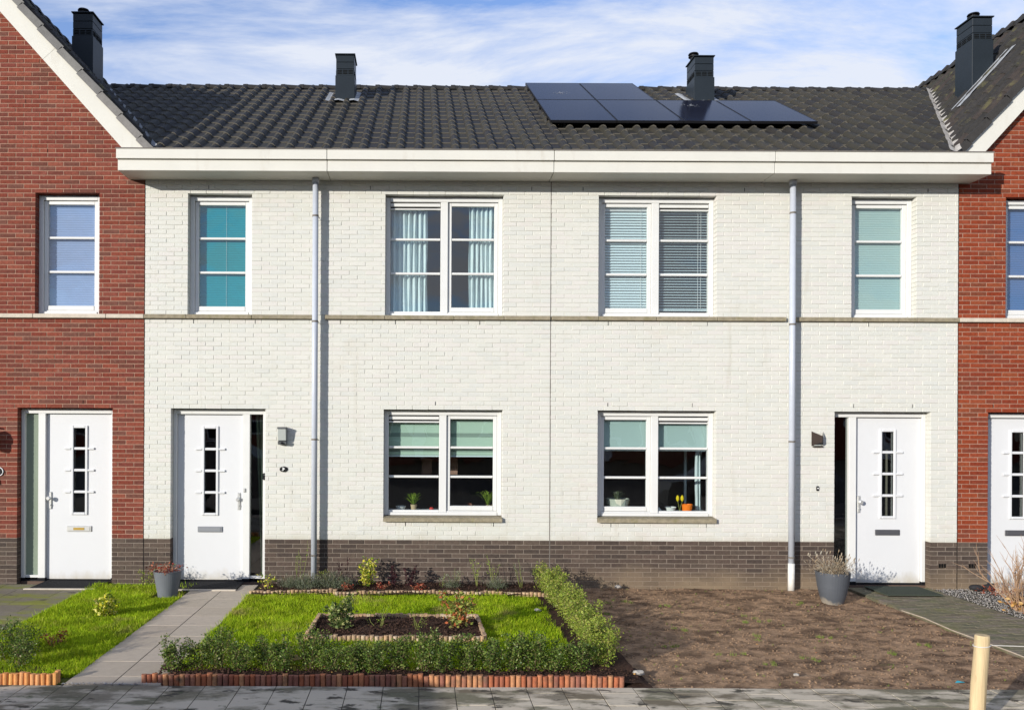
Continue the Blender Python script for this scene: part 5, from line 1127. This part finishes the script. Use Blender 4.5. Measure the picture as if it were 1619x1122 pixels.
# pots outside
def big_pot(x, y, z, r, h, rb, m, label):
    b = MB(); b.lathe(x, y, [(0,z),(r*rb,z),(r*(rb+.16),z+h*.25),(r*(rb+.3 if rb < .6 else .88),z+h*.55),(r*.985,z+h*.9),(r,z+h),(r-.012,z+h),(r-.016,z+h-.04),(0,z+h-.04)], 36)
    return tag(b.build('plant_pot', M[m], None, smooth=False), label, 'pot')
def big_pot2(x, y, z, r, h, rb, m, label):
    b = MB(); b.lathe(x, y, [(0,z),(r*rb,z),(r,z+h),(r-.014,z+h),(r-.018,z+h-.03),(0,z+h-.03)], 40)
    return tag(b.build('plant_pot', M[m]), label, 'pot')
big_pot2(-3.20, -.78, -.0, .175, .325, .68, 'potg', 'mid grey round plant pot on the lawn corner before the left white door')
place_bush(bush_meshes(8, .05, .26, 330, .035, .016, M['redl'], M['stem'], .3, 0), (-3.20,-.78,.30), 'withered red leaves filling the mid grey pot', 'potted_plant', 'plant')
b = MB()
big_pot(5.20, -.86, -.05, .205, .415, .58, 'potb', 'dark grey tapered plant pot standing at the corner of the dirt by the brick path')
lp = needles(1500, .26, .30, M['dry'], M['dry'], .005, .62, .04)
place_bush(lp, (5.20,-.86,.33), 'dried beige lavender bush in the dark grey tapered pot', 'potted_plant', 'plant')
b = MB()
for i in range(46):
    a = random.uniform(0,6.28); r = random.uniform(.1,.30); h = random.uniform(.15,.27); b.cr = random.random()*.99
    b.tube([(5.20+.03*math.cos(a),-.86+.03*math.sin(a),.32),(5.20+r*.6*math.cos(a),-.86+r*.6*math.sin(a),.32+h*.6),(5.20+r*math.cos(a),-.86+r*math.sin(a),.32+h)], [.002,.0015,.001], 4, False)
    cx, cy, cz = 5.20+r*math.cos(a), -.86+r*math.sin(a), .32+h
    b.tube([(cx,cy,cz),(cx+.006,cy,cz+.018),(cx+.01,cy,cz+.035)], [.003,.006,.002], 5)
tag(b.build('dried_stalks', M['dry']), 'dried lavender flower stalks rising from the dark grey tapered pot', 'dried flowers')
# bare shrub at the right edge
t = thing('bare_shrub', (7.22, -1.35, 0), 'leafless pale twiggy shrub at the right edge on the gravel', 'shrub')
b = MB()
def branch(p, d, L, r, lvl):
    pts = [p]; q = p
    for i in range(4):
        d = (d+Vector((random.uniform(-1,1), random.uniform(-1,1), random.uniform(-.2,.4)))*.13).normalized(); q = q+d*L/4; pts.append(q)
    b.tube(pts, [r*(1-.16*i) for i in range(5)], 6, False)
    if lvl:
        for i in (1, 2, 3, 4):
            for s_ in range(1 if lvl < 2 else random.choice((1, 2))):
                nd = (d+Vector((random.uniform(-1,1), random.uniform(-1,1), random.uniform(-.1,.7)))*.65).normalized(); branch(pts[i], nd, L*random.uniform(.35,.6), r*.55, lvl-1)
for i in range(15):
    a = random.uniform(0,6.28); branch(Vector((7.22+.04*math.cos(a), -1.35+.04*math.sin(a), -.02)), Vector((math.cos(a)*.8, math.sin(a)*.6, random.uniform(.9,1.7))).normalized(), random.uniform(.38,.62), .009, 2)
b.build('branches', M['stemp'], t)
V, F = leaf_batch(np.array([7.22,-1.35,.0])+rng.normal(size=(160,3))*[.08,.08,.05]+[0,0,.06], rdir(160,.1), .06, .035)
o = link('dead_leaves', fast_mesh('dead_leaves', V, F, 4, rng.uniform(0,.999,160), M['straw'], (7.22,-1.35,0)), t, (7.22,-1.35,0))
V, F = leaf_batch(np.array([7.62,-.42,.02])+rng.normal(size=(130,3))*[.12,.08,.03], rdir(130,.3), .06, .012)
o = link('dry_plant', fast_mesh('dry_plant', V, F, 4, rng.uniform(0,.999,130), M['redl'], (7.75,-.35,0)), None, (7.75,-.35,0)); tag(o, 'withered low plant against the large pale rock on the gravel', 'plant')

# wooden post with wire
t = thing('wooden_post', (4.13, -5.16, 0), 'peeled round wooden fence post with a wire near its top, at the bottom right', 'post')
b = MB(); b.tube([(4.14,-5.16,-.1),(4.16,-5.16,.3),(4.18,-5.16,.55),(4.185,-5.16,.655),(4.185,-5.16,.667)], [.052,.052,.050,.050,.046], 28); b.build('pole', M['wood'], t, smooth=False)
b = MB(); b.tube([(4.18+.054*math.cos(a), -5.16+.054*math.sin(a), .59+.006*math.cos(a)) for a in np.linspace(0, 2*math.pi, 25)], .004, 6, False)
b.tube([(4.21,-5.16,.592),(5.5,-5.12,.545),(8.5,-5.0,.42)], .0035, 6); b.build('wire', M['wire'], t)

# ------------------------------------------------------------------ across the street (mirrored in the panes), and unseen cars added to shade the pavement
def car(x, y, m, label, side=None):
    t = thing('shadow_car', (x, y, -.1), label, 'car', 'unseen cars added to cast shadow')
    side = side or [(-2.1,.35),(-2.15,.62),(-2.05,.80),(-1.2,.98),(-.55,1.42),(.2,1.50),(1.35,1.48),(1.95,1.05),(2.1,.95),(2.12,.4)]
    b = MB(); hw = .86
    P = []
    for s_ in (-1, 1):
        for px_, pz in side: P.append((x+px_, y+s_*(hw-(.14 if pz > 1.0 else 0)), pz-.1))
    n = len(side); b.poly(P, [tuple(range(n)), tuple(range(2*n-1, n-1, -1))]+[(i, i+n, (i+1) % n+n, (i+1) % n) for i in range(n)]); b.build('body', M[m], t)
    for wx in (-1.35, 1.35):
        for s_ in (-1, 1):
            w_ = MB(); w_.tube([(x+wx,y+s_*.78,.22),(x+wx,y+s_*.90,.22)], .32, 20); wh = w_.build('wheel', M['tyre'], t)
            w_ = MB(); w_.tube([(x+wx,y+s_*.9005,.22),(x+wx,y+s_*.912,.22)], .2, 12); w_.build('rim', M['steel'], wh)
    b = MB()
    for s_ in (-1, 1):
        yy = y+s_*.735
        b.poly([(x-.95,yy,.92),(x+1.6,yy,.92),(x+1.25,yy,1.33),(x-.5,yy,1.30)], [(0,1,2,3) if s_ < 0 else (3,2,1,0)])
    b.build('side_window', M['solar'], t)
car(-6.4, -9.61, 'carp', 'unseen dark grey van added left of the viewpoint to shade the pavement', [(-2.5,.4),(-2.55,.8),(-2.45,1.15),(-2.1,1.52),(-1.1,1.66),(0,1.75),(1.65,1.77),(2.1,1.62),(2.4,1.45),(2.45,.45)])  # added out of view, outline shaped for the shadow on the left pavement
car(8.15, -9.35, 'carp', 'unseen dark grey hatchback added right of the viewpoint to shade the corner')  # added out of view, placed so its shadow falls at the bottom right
def far_house(x0, x1, i):
    t = thing('facing_house', ((x0+x1)/2, -38, 0), f'red brick terraced house across the street, {ORD[i]} of its row from the left', 'house', 'houses across the street')
    w_ = MB(); w_.box(x0, x1, -47, -38, -.1, 5.7); w_.build('wall', M['red'], t)
    r = MB(); r.poly([(x0,-37.6,5.6),(x1,-37.6,5.6),(x1,-42.5,8.6),(x0,-42.5,8.6),(x0,-47.4,5.6),(x1,-47.4,5.6)], [(0,3,2,1),(3,4,5,2),(0,1,5,4)]); r.build('roof', M['tile'], t)
    for a, b_, z0, z1 in ((.6,1.9,1,2.4),(2.9,4.6,1,2.4),(.6,1.6,3.6,5),(2.9,4.6,3.6,5)):
        f = MB(); f.box(x0+a, x0+b_, -38.0, -37.95, z0, z1); F = f.build('window', M['upvc'], t); g = MB(); g.box(x0+a+.1, x0+b_-.1, -37.949, -37.94, z0+.1, z1-.1); g.build('pane', M['solar'], F)
    d = MB(); d.box(x0+2.0, x0+2.8, -38.0, -37.95, 0, 2.3); d.build('door', M['door'], t)
for i in range(12): far_house(-30+i*5.5, -30+(i+1)*5.5-.02, i)
